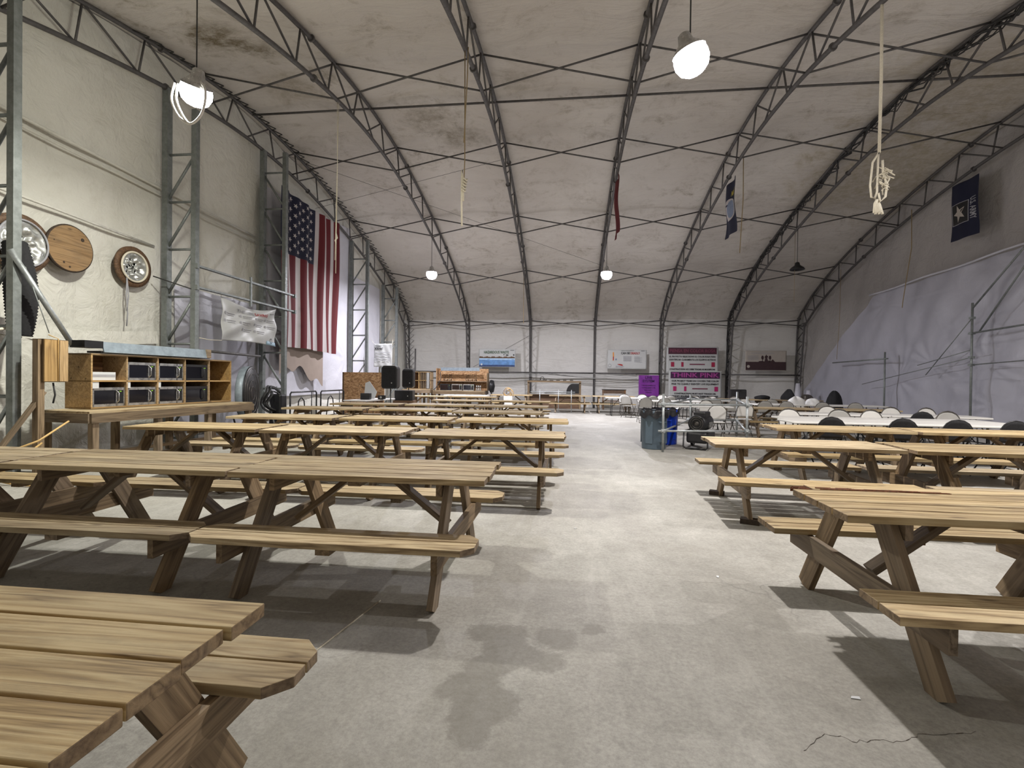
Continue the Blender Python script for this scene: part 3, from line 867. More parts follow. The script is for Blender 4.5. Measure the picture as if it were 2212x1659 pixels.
MB().box((2.0, .0, 0), (2.1, .04, .17)).build('wood_block', M['wood'], t)
MB().box((-.28, .02, .06), (.0, .3, .17)).build('dark_end', M['black'], t)

# drum fan right of the counter
t = thing('drum_fan', 'large grey drum fan standing edge-on past the end of the cubby counter', 'fan', (1.27, 11.42, .0), math.radians(19))
MB().lathe([(.60, -.16), (.62, -.14), (.62, -.02), (.60, 0)], (0, 0, 1.02), 40, axis='x').build('drum', M['sheetmetal'], t)
MB().lathe([(.62, .0), (.60, .02), (.02, .03)], (0, 0, 1.02), 40, axis='x').build('grille', M['blackmetal'], t)
for r in (.15, .3, .45, .58):
    MB().tube([(.04, r*math.cos(g*2*PI/32), 1.02+r*math.sin(g*2*PI/32)) for g in range(32)], .006, 4, closed=True).build('guard_ring', M['chairframe'], t)
for y in (-.4, .4): MB().tube([(-.25, y, .52), (-.1, y*1.2, 0.02)], .02, 6).build('stand_leg', M['blackmetal'], t)

# hoses on a hand truck by the third column
t = thing('hose_cart', 'black hoses heaped on an upright cart beside the third column', 'cart', (.95, 12.9, 0))
MB().tube([(0, 0, .02), (-.25, -.1, 1.15)], .018, 6).build('rail', M['galv'], t); MB().tube([(.1, .35, .02), (-.15, .25, 1.15)], .018, 6).build('rail', M['galv'], t)
MB().box((-.25, .05, .1), (.1, .35, .95)).build('tank', M['black'], t, bevel=.05)
for k in range(7):
    c = (-.1+.05*random.uniform(-1, 1), .1*random.uniform(-1, 1), .75+.2*random.random()); r = .22+.1*random.random()
    MB().tube([(c[0]+.06*math.sin(g), c[1]+r*math.cos(g*2*PI/20), c[2]+r*1.1*math.sin(g*2*PI/20)) for g in range(20)], .018, 6, closed=True).build('hose_loop', M['cable_k'], t)

# black barriers behind the left tables
def barrier(loc, rz, L, label):
    t = thing('crowd_barrier', label, 'barrier', loc, rz, 'black barriers by the left wall')
    MB().tube([(0, 0, 0), (0, 0, .95), (.06, 0, 1.0), (L-.06, 0, 1.0), (L, 0, .95), (L, 0, 0)], .022, 8).build('frame', M['blackmetal'], t)
    MB().tube([(0, 0, .25), (L, 0, .25)], .016, 6).build('lower_rail', M['blackmetal'], t)
    MB().tube([(.35, 0, .25), (.45, 0, .75), (.6, 0, .85), (.75, 0, .75), (.85, 0, .25)], .018, 6).build('arch_bar', M['blackmetal'], t)
    MB().tube([(L-.3, 0, .25), (L-.3, 0, 1.0)], .014, 6).build('upright', M['blackmetal'], t)
barrier((1.25, 13.05, 0), math.radians(93), 1.5, 'black tubular barrier left of the other, behind the left tables')
barrier((1.2, 14.75, 0), math.radians(90), 1.5, 'black tubular barrier nearer the strand board screen')

# ------------------------------------------------------------------ picnic tables
def plank_mesh(L, widths, gap, th, chamfer=0, stagger=None):
    """planks side by side along x, top face at z=0"""
    m = MB(); tot = sum(widths)+gap*(len(widths)-1); y = -tot/2
    for i, w in enumerate(widths):
        x0, x1 = -L/2, L/2
        if stagger: x0 += stagger[i][0]; x1 += stagger[i][1]
        c0 = chamfer if i == 0 else 0; c1 = chamfer if i == len(widths)-1 else 0
        poly = []
        poly += [(x0+c0, y), (x1-c0, y)] + ([(x1, y+c0)] if c0 else [])
        poly += ([(x1, y+w-c1)] if c1 else []) + [(x1-c1, y+w), (x0+c1, y+w)] + ([(x0, y+w-c1)] if c1 else [])
        if c0: poly += [(x0, y+c0)]
        n = len(poly); vs = [(a, b, -th) for a, b in poly]+[(a, b, 0) for a, b in poly]
        m.add(vs, [tuple(range(n))[::-1], tuple(range(n, 2*n))])
        for q in range(n):
            r_ = (q+1) % n; endf = abs(poly[q][0]-poly[r_][0]) < abs(poly[q][1]-poly[r_][1])+.001 or (abs(poly[q][0]-poly[r_][0]) < .5)
            m.f.append([len(m.v)-2*n+q, len(m.v)-2*n+r_, len(m.v)-n+r_, len(m.v)-n+q]); m.m.append(1 if endf else 0); m.sm.append(False)
        y += w+gap
    return m
TL, TH = 1.80, .75
def make_picnic(chamfer=.07, seatw=.14, yb=.62, topgap=.011, stag=None, name='picnic_table'):
    t = thing(name, '', 'picnic table')
    st = stag or [(random.uniform(-.012, .012), random.uniform(-.012, .012)) for _ in range(5)]
    o = plank_mesh(TL, [.140]*5, topgap, .038, 0, st).build('tabletop', [M['wood_top'], M['endwood']], t, loc=(0, 0, TH), bevel=.003)
    for s in (-1, 1):
        plank_mesh(TL, [seatw, seatw], .009, .038, chamfer).build('bench_seat', [M['wood_top'], M['endwood']], t, loc=(0, s*yb, .43), bevel=.003)
    for sx in (-1, 1):
        x = sx*(TL/2-.27)
        for s in (-1, 1):
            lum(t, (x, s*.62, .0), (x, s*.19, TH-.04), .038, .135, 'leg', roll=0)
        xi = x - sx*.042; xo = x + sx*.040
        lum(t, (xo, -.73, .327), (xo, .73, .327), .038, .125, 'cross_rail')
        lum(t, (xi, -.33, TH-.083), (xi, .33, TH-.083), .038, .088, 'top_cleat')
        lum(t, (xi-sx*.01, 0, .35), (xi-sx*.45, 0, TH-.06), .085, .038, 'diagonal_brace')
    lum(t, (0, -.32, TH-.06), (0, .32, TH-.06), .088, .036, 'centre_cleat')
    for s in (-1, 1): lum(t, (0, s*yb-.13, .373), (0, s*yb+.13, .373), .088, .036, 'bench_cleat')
    return t
def fix_feet(t): pass
proto = make_picnic(.07)
protoB = make_picnic(0.0)
usedA = usedB = False
def place_picnic(x, y, rz, label, sq=False, sy=1.0, group='picnic tables'):
    global usedA, usedB
    if sq:
        o = copy_tree(protoB) if usedB else protoB; usedB = True
    else:
        o = copy_tree(proto) if usedA else proto; usedA = True
    o.location = (x, y, 0); o.rotation_euler = (0, 0, rz)
    o['label'] = label; o['category'] = 'picnic table'; o['group'] = group
    return o
HT = TL/2
rows = [
 (7.63-HT, 1.90, .0, 'wooden picnic table nearest the camera, cut off at the bottom left corner'),
 (7.98-HT, 4.42, .0, 'wooden picnic table of the second row, its right end on the aisle'),
 (6.165-HT, 4.43, .004, 'wooden picnic table left of the one on the aisle in the second row'),
 (4.33-HT, 4.42, -.01, 'wooden picnic table at the left edge of the second row'),
 (8.48-HT, 6.84, .0, 'wooden picnic table at the aisle in the third left row'),
 (6.53-HT, 6.92, .01, 'middle wooden picnic table of the third left row'),
 (4.65-HT, 6.95, .015, 'leftmost wooden picnic table of the third left row, below the cubby'),
 (8.52-HT, 8.95, .03, 'wooden picnic table at the aisle in the fourth left row'),
 (6.63-HT, 8.83, .01, 'middle wooden picnic table of the fourth left row'),
 (4.74-HT, 8.73, .04, 'leftmost yellow wooden picnic table of the fourth left row'),
 (8.0-HT, 10.9, .0, 'wooden picnic table at the aisle in the fifth left row'),
 (6.12-HT, 11.25, .01, 'middle wooden picnic table of the fifth left row'),
 (4.2-HT, 11.15, .04, 'leftmost wooden picnic table of the fifth left row'),
 (8.04-HT, 13.2, .0, 'wooden picnic table at the aisle in the sixth left row'),
 (6.2-HT, 13.3, .0, 'middle wooden picnic table of the sixth left row'),
 (4.3-HT, 13.1, .03, 'leftmost wooden picnic table of the sixth left row'),
 (8.0-HT, 16.0, .0, 'pale picnic table at the aisle in the seventh left row'),
 (6.13-HT, 16.0, .0, 'pale picnic table left of the aisle one in the seventh row'),
 (5.9-HT, 19.0, -.03, 'picnic table in front of the small kitchen counter'),
 (4.0-HT, 19.2, -.03, 'picnic table in front of the dark far cubby'),
]
for x, y, r, l in rows: place_picnic(x, y, r, l)
# right of the aisle, square bench ends
stag = [(.0, 0), (.0, 0), (.0, 0), (.0, 0), (.13, 0)]
wr = make_picnic(0.0, stag=stag, name='picnic_table')
wr.location = (9.90+HT, 3.92, 0); wr['label'] = 'wooden picnic table front right, its far plank broken short'; wr['group'] = 'picnic tables'
# splintered end of the short plank
random.seed(11)
m = MB()
for k in range(26):
    y = .225+.13*k/25; L = random.uniform(.02, .2)*(1-.4*abs(k/25-.5))
    m.box((-HT+.13-L*.55, y, -.034), (-HT+.14, y+.007, -.004-.012*random.random()))
for k in range(60):
    x0 = -HT+.14+.62*random.random()**1.3; y = .222+.075*random.random()*(1-(x0+HT)/.9)
    m.box((x0, y, -.01), (x0+.06+.16*random.random(), y+.004+.007*random.random(), .001+.005*random.random()))
m.build('splinters', M['splint'], wr, loc=(0, 0, TH))
place_picnic(11.76+HT, 4.0, -.01, 'wooden picnic table at the right edge of the front right row', True)
place_picnic(10.1+HT, 6.62, -.065, 'wooden picnic table in the second right row, end on the aisle, feet on dark blocks', True)
place_picnic(11.98+HT, 6.5, -.05, 'wooden picnic table at the right edge of the second right row', True)
place_picnic(11.55+HT, 8.68, -.05, 'wooden picnic table in the third right row, left end free', True)
place_picnic(13.4+HT, 8.55, -.05, 'wooden picnic table at the right edge of the third right row', True)
place_picnic(13.15+HT, 14.6, -.03, 'brown picnic table left of its neighbour, behind the white folding tables', True)
place_picnic(15.05+HT, 14.5, -.03, 'brown picnic table right of its neighbour, behind the white folding tables', True)
place_picnic(14.6+HT, 21.3, -.02, 'brown picnic table at the far wall with a black box on it', True)
place_picnic(16.5+HT, 21.2, -.02, 'brown picnic table at the far wall with dark bags on it', True)
place_picnic(7.75+HT, 22.6, .0, 'pale picnic table along the far wall, in front of the wooden frame shelf', True)
place_picnic(9.62+HT, 22.7, .0, 'brown picnic table along the far wall left of the white folding tables', True)
place_picnic(6.8-HT+.2, 22.3, .02, 'picnic table along the far wall under the blue banner', True)
# dark wood blocks under two feet
for (x, y, lab) in ((10.38, 7.27, 'dark block under the far left foot of the second right table'), (10.33, 6.03, 'dark block under the near left foot of the second right table')):
    o = MB().box((-.085, -.05, 0), (.085, .05, .05)).build('wood_block', M['endgrain'], None, (x, y-.0, 0), (0, 0, -.4)); tag(o, lab, 'wood block')
# wall bench behind
t = thing('wall_bench', 'dark brown high-backed bench at the far wall behind the brown picnic table', 'bench', (10.25, 25.0, 0))
MB().box((0, 0, .40), (1.15, .42, .44)).build('seat', M['wood_dark'], t); MB().box((0, .40, .78), (1.15, .44, .96)).build('back', M['wood_dark'], t); MB().box((-.02, .38, .96), (1.17, .47, .99)).build('cap', M['black'], t)
for x in (.04, 1.11):
    for y in (.04, .40): MB().box((x-.03, y-.03, 0), (x+.03, y+.03, .96 if y > .2 else .40)).build('leg', M['wood_dark'], t)

# ------------------------------------------------------------------ folding tables and chairs
def make_folding_table(L=1.83, W=.76):
    t = thing('folding_table', '', 'folding table')
    MB().box((-L/2, -W/2, .70), (L/2, W/2, .74)).build('tabletop', M['plastic_white'], t, bevel=.015)
    for sx in (-1, 1):
        x = sx*(L/2-.25)
        MB().tube([(x, -W/2+.1, .70), (x+sx*.03, -W/2+.06, .01), (x+sx*.03, W/2-.06, .01), (x, W/2-.1, .70)], .014, 6).build('leg_frame', M['blackmetal'], t)
        MB().tube([(x, 0, .35), (x-sx*.3, 0, .69)], .01, 6).build('folding_brace', M['blackmetal'], t)
        MB().tube([(x+sx*.015, -W/2+.08, .35), (x+sx*.015, W/2-.08, .35)], .01, 6).build('crossbar', M['blackmetal'], t)
    return t
def make_folding_chair(mat, frame, name='folding_chair'):
    t = thing(name, '', 'folding chair')       # faces +y, back at -y
    w = .215
    m = MB()
    def back(u, v):
        x = (u-.5)*2*w*.95; z = .52+.33*v
        top = .852-.16*abs(x/w)**3.0
        z = .52+(top-.52)*v - (0.0)
        return (x, -.22-.05*v-.03*math.cos(u*PI*1.0-PI/2)*1, z)
    m.grid(back, 16, 8, thick=.014); m.build('backrest', mat, t)
    MB().box((-w+.01, -.19, .435), (w-.01, .2, .455)).build('seat', mat, t, bevel=.008)
    # hooped frame: rear uprights go over the top and down to the front feet
    pts = [(-w-.005, .22, .0), (-w-.005, -.13, .46), (-w-.005, -.235, .66)]
    for k in range(9):
        g = PI-PI*k/8
        pts.append(((w+.005)*math.cos(g), -.26-.012*math.sin(g), .66+.205*math.sin(g)))
    pts += [(w+.005, -.235, .66), (w+.005, -.13, .46), (w+.005, .22, .0)]
    MB().tube(pts, .011, 6).build('front_frame', frame, t)
    for s in (-1, 1):
        MB().tube([(s*(w-.012), .18, .435), (s*(w-.012), -.25, .0)], .011, 6).build('rear_leg', frame, t)
    MB().tube([(-w, .12, .12), (w, .12, .12)], .008, 5).build('stretcher', frame, t)
    MB().tube([(-w+.01, -.19, .08), (w-.01, -.19, .08)], .008, 5).build('stretcher', frame, t)
    return t
ft = make_folding_table(); ftu = False
def ftab(x, y, rz, label):
    global ftu
    o = copy_tree(ft) if ftu else ft; ftu = True
    o.location = (x, y, 0); o.rotation_euler = (0, 0, rz); o['label'] = label; o['category'] = 'folding table'; o['group'] = 'white folding tables'
    return o
a = -.035
ftab(13.35, 10.22, a, 'long white folding table nearest the camera on the right, left of its pair')
ftab(15.2, 10.15, a, 'long white folding table nearest the camera on the right, middle of the run')
ftab(17.05, 10.08, a, 'white folding table of the nearest run, at the right edge')
ftab(13.55, 11.0, a, 'white folding table pushed behind the nearest left one')
ftab(15.4, 10.93, a, 'white folding table pushed behind the nearest middle one')
ftab(14.5, 12.6, -.10, 'white folding table in the second white run, left one')
ftab(16.33, 12.42, -.10, 'white folding table in the second white run, right one')
ftab(15.3, 17.2, 0, 'white folding table beyond the brown picnic tables, left one')
ftab(17.2, 17.1, 0, 'white folding table beyond the brown picnic tables, right one')
ftab(12.2, 18.4, 0, 'white folding table behind the trash bins')
ftab(11.0, 21.1, 0, 'white folding table at the far end of the aisle, left one')
ftab(12.88, 21.1, 0, 'white folding table at the far end of the aisle, right one')
ftab(12.12, 15.15, .0, 'white folding table behind the pipe frame and heater')
ftab(13.6, 19.8, 0, 'white folding table in front of the pink banner')
ftab(2.35, 15.7, math.radians(82), 'white folding table beside the strand board screen with a black box on it')
ftab(4.3, 21.2, .0, 'white folding table in front of the small kitchen counter')

cw = make_folding_chair(M['plastic_white'], M['chairframe']); cg = make_folding_chair(M['plastic_grey'], M['chairframe']); cb = make_folding_chair(M['blackfab'], M['blackmetal'])
cu = {'w': cw, 'g': cg, 'b': cb}; cused = set()
cname = {'w': 'white', 'g': 'grey-white', 'b': 'black'}
def chair(x, y, face, kind, label):
    """face: 0 looks away from the camera (+y), pi looks to the camera"""
    o = copy_tree(cu[kind]) if kind in cused else cu[kind]; cused.add(kind)
    o.location = (x, y, 0); o.rotation_euler = (0, 0, face+random.uniform(-.07, .07))
    o['label'] = label; o['category'] = 'folding chair'; o['group'] = 'folding chairs at the right'
chairs = [
 (11.14, 17.9, 0, 'g', 'grey-white folding chair seen from behind, just left above the grey trash bin'),
 (11.72, 17.6, 0, 'g', 'grey-white folding chair behind the front post of the pipe frame'),
 (13.10, 14.45, 0, 'w', 'white folding chair seen from behind, right of the pipe frame, whole and nearest'),
 (12.05, 13.2, 0, 'w', 'white folding chair inside the outline of the pipe frame above the heater'),
 (13.62, 16.75, 0, 'g', 'grey-white folding chair behind the right post of the pipe frame'),
 (13.45, 19.1, 0, 'g', 'grey-white folding chair under the right corner of the pink banner'),
 (14.3, 17.95, 0, 'w', 'white folding chair right of the pink banner, behind the pipe frame corner'),
 (14.4, 16.5, 0, 'g', 'grey-white folding chair left of the brown picnic table end'),
 (15.3, 18.3, 0, 'g', 'grey-white folding chair below the black box at the far wall'),
 (10.9, 20.2, -.5, 'g', 'grey-white folding chair at the left end of the far white tables'),
 (11.7, 20.25, .3, 'g', 'grey-white folding chair below the purple banner'),
 (12.45, 20.25, 0, 'g', 'grey-white folding chair right of the purple banner'),
 (10.95, 21.78, PI, 'w', 'white folding chair behind the far white table, leftmost'),
 (11.7, 21.78, PI, 'w', 'white folding chair behind the far white table, below the purple banner'),
 (12.5, 21.78, PI, 'w', 'white folding chair behind the far white table, left of the pink banner'),
 (13.5, 20.45, PI, 'w', 'white folding chair top below the left half of the pink banner'),
 (14.15, 20.5, PI, 'w', 'white folding chair top below the right half of the pink banner'),
 (14.9, 20.2, PI, 'w', 'white folding chair at the foot of the black-wired arch'),
 (14.95, 16.4, 0, 'g', 'grey-white folding chair behind the left brown picnic table'),
 (15.8, 16.1, 0, 'g', 'grey-white folding chair behind the middle of the brown picnic tables'),
 (16.75, 16.2, 0, 'g', 'grey-white folding chair behind the right brown picnic table'),
 (16.2, 18.0, PI, 'w', 'white folding chair with a carrier bag beside it'),
 (14.75, 13.2, PI, 'w', 'white folding chair behind the second white run, leftmost'),
 (16.15, 13.15, PI, 'w', 'white folding chair behind the second white run, middle'),
 (16.9, 13.1, PI, 'w', 'white folding chair behind the second white run, rightmost'),
 (13.2, 11.65, PI, 'w', 'white folding chair behind the nearest white table, leftmost'),
 (14.88, 11.7, PI, 'w', 'white folding chair behind the nearest white table, beside a grey one'),
 (14.25, 11.75, PI, 'g', 'grey-white folding chair behind the nearest white table'),
 (16.3, 11.65, PI, 'g', 'grey folding chair with a bold hoop behind the right end of the nearest white table'),
 (15.55, 11.75, 0, 'b', 'black folding chair between the two white runs'),
 (12.75, 9.6, 0, 'b', 'black folding chair pushed to the nearest white table, leftmost'),
 (13.8, 9.55, 0, 'b', 'black folding chair pushed to the nearest white table, second from the left'),
 (14.55, 9.5, 0, 'b', 'black folding chair pushed to the nearest white table, third from the left'),
 (15.35, 9.5, 0, 'b', 'black folding chair pushed to the nearest white table, at the right edge'),
 (13.5, 18.3, 0, 'g', 'grey-white folding chair at the right end of the table behind the bins'),
 (12.7, 15.95, PI, 'w', 'white folding chair facing the camera behind the pipe frame'),
]
for c in chairs: chair(*c)
# bags and boxes on the far right tables
def lump(name, c, sx, sy, sz, mat, label, cat, seed=0, n=10):
    random.seed(seed); ph = [random.uniform(0, 6) for _ in range(6)]
    def fn(u, v):
        th = u*2*PI; fi = v*PI*.5
        k = 1+.18*math.sin(3*th+ph[0])+.12*math.sin(5*th+ph[1]+v*4)+.1*math.sin(8*v+ph[2])
        return (sx*math.cos(th)*math.cos(fi)*k, sy*math.sin(th)*math.cos(fi)*k, sz*math.sin(fi)*(1+.1*math.sin(4*th+ph[3])*math.cos(fi)))
    o = MB().grid(fn, 24, n).build(name, mat, None, c); return tag(o, label, cat)
t = thing('equipment_case', 'black rectangular case standing on the brown table at the far wall', 'case', (15.3, 21.3, TH))
MB().box((-.32, -.1, 0), (.32, .1, .38)).build('body', M['black'], t, bevel=.04); MB().tube([(-.1, -.11, .3), (-.08, -.14, .33), (.08, -.14, .33), (.1, -.11, .3)], .01, 5).build('handle', M['blackmetal'], t)
lump('hat', (16.2, 21.2, TH), .28, .2, .17, M['blackfab'], 'low black bag right of the black case', 'bag', 1)
lump('bag', (17.2, 21.2, TH), .22, .2, .42, M['blackfab'], 'tall black bag on the far right table', 'bag', 2)
lump('bag', (17.9, 21.3, TH), .26, .2, .22, M['chairframe'], 'grey bag between two black bags at the far right', 'bag', 3)
lump('bag', (18.2, 19.9, 0), .3, .25, 1.15, M['blackfab'], 'black bag heap rightmost by the grey curtain', 'bag', 4)
lump('plastic_bag', (15.65, 17.1, .74), .22, .18, .26, M['bag'], 'white plastic bag slumped on the table beyond the brown ones', 'plastic bag', 5)
lump('plastic_bag', (16.2, 17.2, .74), .2, .16, .2, M['bag'], 'smaller white plastic bag right of the other bag', 'plastic bag', 6)
lump('cushion', (13.0, 19.75, .74), .4, .2, .12, M['blackfab'], 'low black bundle on the table in front of the pink banner', 'bundle', 9)

# ------------------------------------------------------------------ bins, pipe frame, heater
def make_bin(loc, mat, label, r0=.235, r1=.285, h=.80, name='trash_bin'):
    t = thing(name, label, 'trash bin', loc, random.uniform(-.3, .3))
    MB().lathe([(r0, 0), (r0+.005, .02), (r1-.012, h-.06), (r1+.012, h-.055), (r1+.015, h), (r1-.006, h), (r1-.03, h-.1), (r0-.01, .03), (0.001, .03)], n=40).build('barrel', mat, t)
    for k in range(4):
        g = PI/4+k*PI/2
        MB().box((r0+.012, -.075, .12), (r1-.025, .075, h-.22)).build('rib_panel', mat, t, rot=(0, 0, g), bevel=.01)
    for s in (-1, 1):
        m = MB(); m.tube([(s*(r1-.03), -.08, h-.22), (s*(r1+.03), -.07, h-.23), (s*(r1+.03), .07, h-.23), (s*(r1-.03), .08, h-.22)], .014, 6)
        o = m.build('handle', mat, t); o.rotation_euler = (0, 0, -PI/2+.25 if s > 0 else -PI/2+.25)
    random.seed(5)
    ph = [random.uniform(0, 6) for _ in range(6)]
    def fn(u, v):
        th = u*2*PI
        w = .009*math.sin(9*th+ph[0])+.006*math.sin(17*th+ph[1]+v*5)
        if v < .5: q = v/.5; return ((r1-.035+.055*q+w*q)*math.cos(th), (r1-.035+.055*q+w*q)*math.sin(th), h-.1+.13*q+w)
        q = (v-.5)/.5
        return ((r1+.022+w)*math.cos(th), (r1+.022+w)*math.sin(th), h+.03-.16*q+.03*math.sin(7*th+ph[2])*q+w)
    MB().grid(fn, 72, 8).build('liner', M['liner'], t)
    return t
make_bin((10.33, 11.45, 0), M['bin_grey'], 'slate grey round trash bin with black liner at the aisle')
make_bin((10.74, 12.3, 0), M['bin_blue'], 'bright blue bin half hidden behind the pipe frame post', .24, .28, .78)
PF = [(10.42, 10.92), (12.02, 10.95), (11.62, 14.35), (12.88, 14.30)]
t = thing('scaffold_cage', 'galvanised scaffold tube frame standing around the black heater', 'frame', (10.42, 10.92, 0))
def rel(p, z): return (p[0]-10.42, p[1]-10.92, z)
FL_, FR_, BL_, BR_ = (10.42, 10.92), (12.13, 11.25), (11.72, 14.1), (12.95, 14.3)
for p, zt in ((FL_, 1.16), (FR_, 1.12), (BL_, 1.08), (BR_, 1.16)):
    MB().tube([rel(p, 0), rel(p, zt)], .024, 10).build('upright', M['galv'], t)
for z in (.95, .42):
    for a, b in ((FL_, FR_), (FL_, BL_), (BL_, BR_), (FR_, BR_)):
        A, B = Vector(rel(a, z)), Vector(rel(b, z)); d = (B-A).normalized()*.1
        MB().tube([A-d, B+d], .022, 8).build('ledger', M['galv'], t)
for p in (FL_, FR_, BL_, BR_):
    for z in (.95, .42): MB().box((-.04, -.04, -.04), (.04, .04, .04)).build('coupler', M['galv'], t, loc=rel(p, z), bevel=.01)
t = thing('torpedo_heater', 'black wheeled forced-air heater inside the pipe frame', 'heater', (11.38, 11.75, 0), math.radians(60))
t.scale = (.9, .9, .9)
MB().lathe([(.17, -.42), (.20, -.40), (.20, .30), (.17, .42)], (0, 0, .60), 28, axis='x').build('barrel', M['black'], t)
for r in (.05, .10, .145): MB().tube([(-.435, r*math.cos(g*2*PI/24), .60+r*math.sin(g*2*PI/24)) for g in range(24)], .007, 5, closed=True).build('guard_ring', M['chairframe'], t)
MB().lathe([(.05, -.44), (.03, -.455)], (0, 0, .60), 20, axis='x').build('fan_hub', M['chairframe'], t)
MB().box((-.2, -.14, .72), (.25, .14, .86)).build('top_cover', M['black'], t, bevel=.03)
MB().box((-.1, -.205, .5), (.22, -.19, .62)).build('side_vent', M['stainless'], t)
MB().box((-.42, -.24, .14), (.32, .24, .40)).build('fuel_tank', M['black'], t, bevel=.05)
MB().tube([(-.47, -.27, .40), (-.50, -.27, .06), (-.48, -.22, .02), (-.48, .22, .02), (-.50, .27, .06), (-.47, .27, .40)], .018, 8).build('front_stand', M['blackmetal'], t)
MB().tube([(-.5, -.27, .42), (.45, -.27, .42)], .016, 6).build('side_rail', M['blackmetal'], t); MB().tube([(-.5, .27, .42), (.45, .27, .42)], .016, 6).build('side_rail', M['blackmetal'], t)
for s in (-1, 1): MB().lathe([(.12, -.03), (.12, .03)], (.32, s*.29, .12), 24, axis='y').build('wheel', M['black'], t)

# ------------------------------------------------------------------ centre back: screen, speakers, kitchens
t = thing('strand_board_screen', 'orange strand board box screen with a dark left edge behind the left tables', 'screen', (.75, 17.2, 0), math.radians(5))
MB().box((0, 0, 0), (1.42, .03, 1.6)).build('front_board', M['osb'], t)
MB().box((-.05, -.01, 0), (0, .5, 1.6)).build('side_board', M['wood_dark'], t)
for x, z in ((.5, 1.1), (.55, 1.16), (.62, 1.12), (.66, 1.05)): MB().box((x, -.004, z), (x+.015, 0, z+.05)).build('ink_mark', M['ink'], t)
MB().box((.8, -.05, .55), (1.4, -.0, .78)).build('shelf_box', M['wood_dark'], t)
t = thing('document_box', 'black box on the white table beside the strand board screen', 'box', (2.35, 15.35, .745), .1)
MB().box((-.14, -.11, 0), (.14, .11, .19)).build('body', M['black'], t, bevel=.008); MB().box((-.14, -.115, .14), (.14, -.11, .15)).build('lid_seam', M['chairframe'], t)
t = thing('projector', 'small grey device right of the black box on the white table', 'device', (2.72, 15.7, .745), .1)
MB().box((-.1, -.1, 0), (.1, .1, .12)).build('body', M['blackmetal'], t, bevel=.01); MB().lathe([(.035, -.12), (.03, -.1)], (0, 0, .06), 16, axis='y').build('lens', M['stainless'], t)
t = thing('sign_sheet', 'pale blue triangular folded sheet standing behind the black box', 'sheet', (2.25, 15.85, .745), .15)
MB().prism([(-.17, 0), (.16, 0), (.24, .22), (.0, .56), (-.13, .50)], -.006, .006, axis='y').build('panel', M['paper'], t)
def speaker(loc, rz, W, H, D, label):
    t = thing('loudspeaker', label, 'loudspeaker', loc, rz)
    MB().prism([(-W/2+.05, 0), (W/2-.05, 0), (W/2, .06), (W/2, H-.08), (W/2-.06, H), (-W/2+.06, H), (-W/2, H-.08), (-W/2, .06)], -D/2, D/2, axis='y').build('cabinet', M['black'], t, bevel=.03)
    gr_ = MB().box((-W/2+.04, -D/2-.012, .05), (W/2-.04, -D/2, H-.05)).build('grille', M['blackfab'], t, bevel=.02)
    MB().lathe([(.02, -D/2-.02), (.015, -D/2-.012)], (.08, 0, .18), 10, axis='y').build('badge', M['stainless'], gr_)
def stand(loc, h, label):
    t = thing('speaker_stand', label, 'stand', loc)
    MB().tube([(0, 0, .35), (0, 0, h)], .018, 8).build('pole', M['blackmetal'], t)
    MB().lathe([(.03, .55), (.03, .62)], n=12).build('collar', M['black'], t)
    for k in range(3):
        g = k*2*PI/3+.4; MB().tube([(0, 0, .58), (.42*math.cos(g), .42*math.sin(g), .0)], .012, 6).build('leg', M['blackmetal'], t)
stand((3.0, 15.72, 0), 1.08, 'black pole stand under the bigger loudspeaker'); speaker((3.0, 15.72, 1.08), .1, .50, .72, .4, 'bigger black loudspeaker, left of the two on poles')
stand((2.72, 18.3, 0), 1.06, 'black pole stand under the smaller loudspeaker'); speaker((2.72, 18.3, 1.06), .1, .42, .70, .35, 'smaller black loudspeaker, right of the two on poles')
t = thing('amplifier', 'black amplifier rack on a crate behind the loudspeakers', 'amplifier', (3.05, 17.0, 0), .1)
MB().box((-.38, -.2, 0), (.32, .2, .66)).build('crate', M['wood_dark'], t); MB().box((-.33, -.2, .66), (.28, .2, 1.0)).build('rack', M['black'], t, bevel=.01); MB().box((.1, -.21, .8), (.13, -.2, .83)).build('lamp', M['plastic_white'], t)

# far cubby
t = make_cubby((.95, 23.4), .0, 2, .56, .40, .5, .92, 'dark far cubby shelf between loudspeaker and kitchen counter')
for k, xx in enumerate((.62, .70, .79, .88)):
    MB().box((xx, .0, .94), (xx+.025, .4, 1.70)).build('slat', M['wood'], t)
MB().box((.95, -.03, .94), (1.08, .0, 1.70)).build('paper_roll', M['conduit'], t)
make_bench((.75, 23.25), 0, 1.36, .75, .90, 'rough wooden counter under the dark far cubby', 4)
# small kitchen unit
kx, ky = 2.25+1.95, 24.0
t = thing('kitchen_hutch', 'strand board hutch with grey top strip and hanging tools at the far wall', 'hutch', (2.25, 23.9, 0))
MB().box((0, .5, .85), (2.45, .53, 1.92)).build('back_board', M['osb'], t)
MB().box((-.03, 0, .85), (.0, .53, 1.92)).build('side_board', M['osb'], t); MB().box((2.45, 0, .85), (2.48, .53, 1.70)).build('side_board', M['wood'], t)
MB().box((-.03, .1, 1.28), (2.48, .5, 1.31)).build('shelf', M['wood'], t)
for k in range(11):
    x = .25+.09*k if k < 5 else 1.35+.1*(k-5)
    MB().tube([(x, .46, 1.66), (x, .46, 1.42), (x+.02, .45, 1.38)], .008, 5).build('hanging_tool', M['chairframe'], t)
    MB().lathe([(.03, 0), (.02, .04)], (x, .46, 1.35), 8).build('tool_head', M['stainless'] if k % 2 else M['blackmetal'], t)
kt = thing('light_hood', 'grey sheet metal strip across the top of the strand board hutch', 'hood', (2.45, 23.88, 1.80))
MB().box((0, 0, 0), (1.9, .03, .16)).build('strip', M['sheetmetal'], kt)
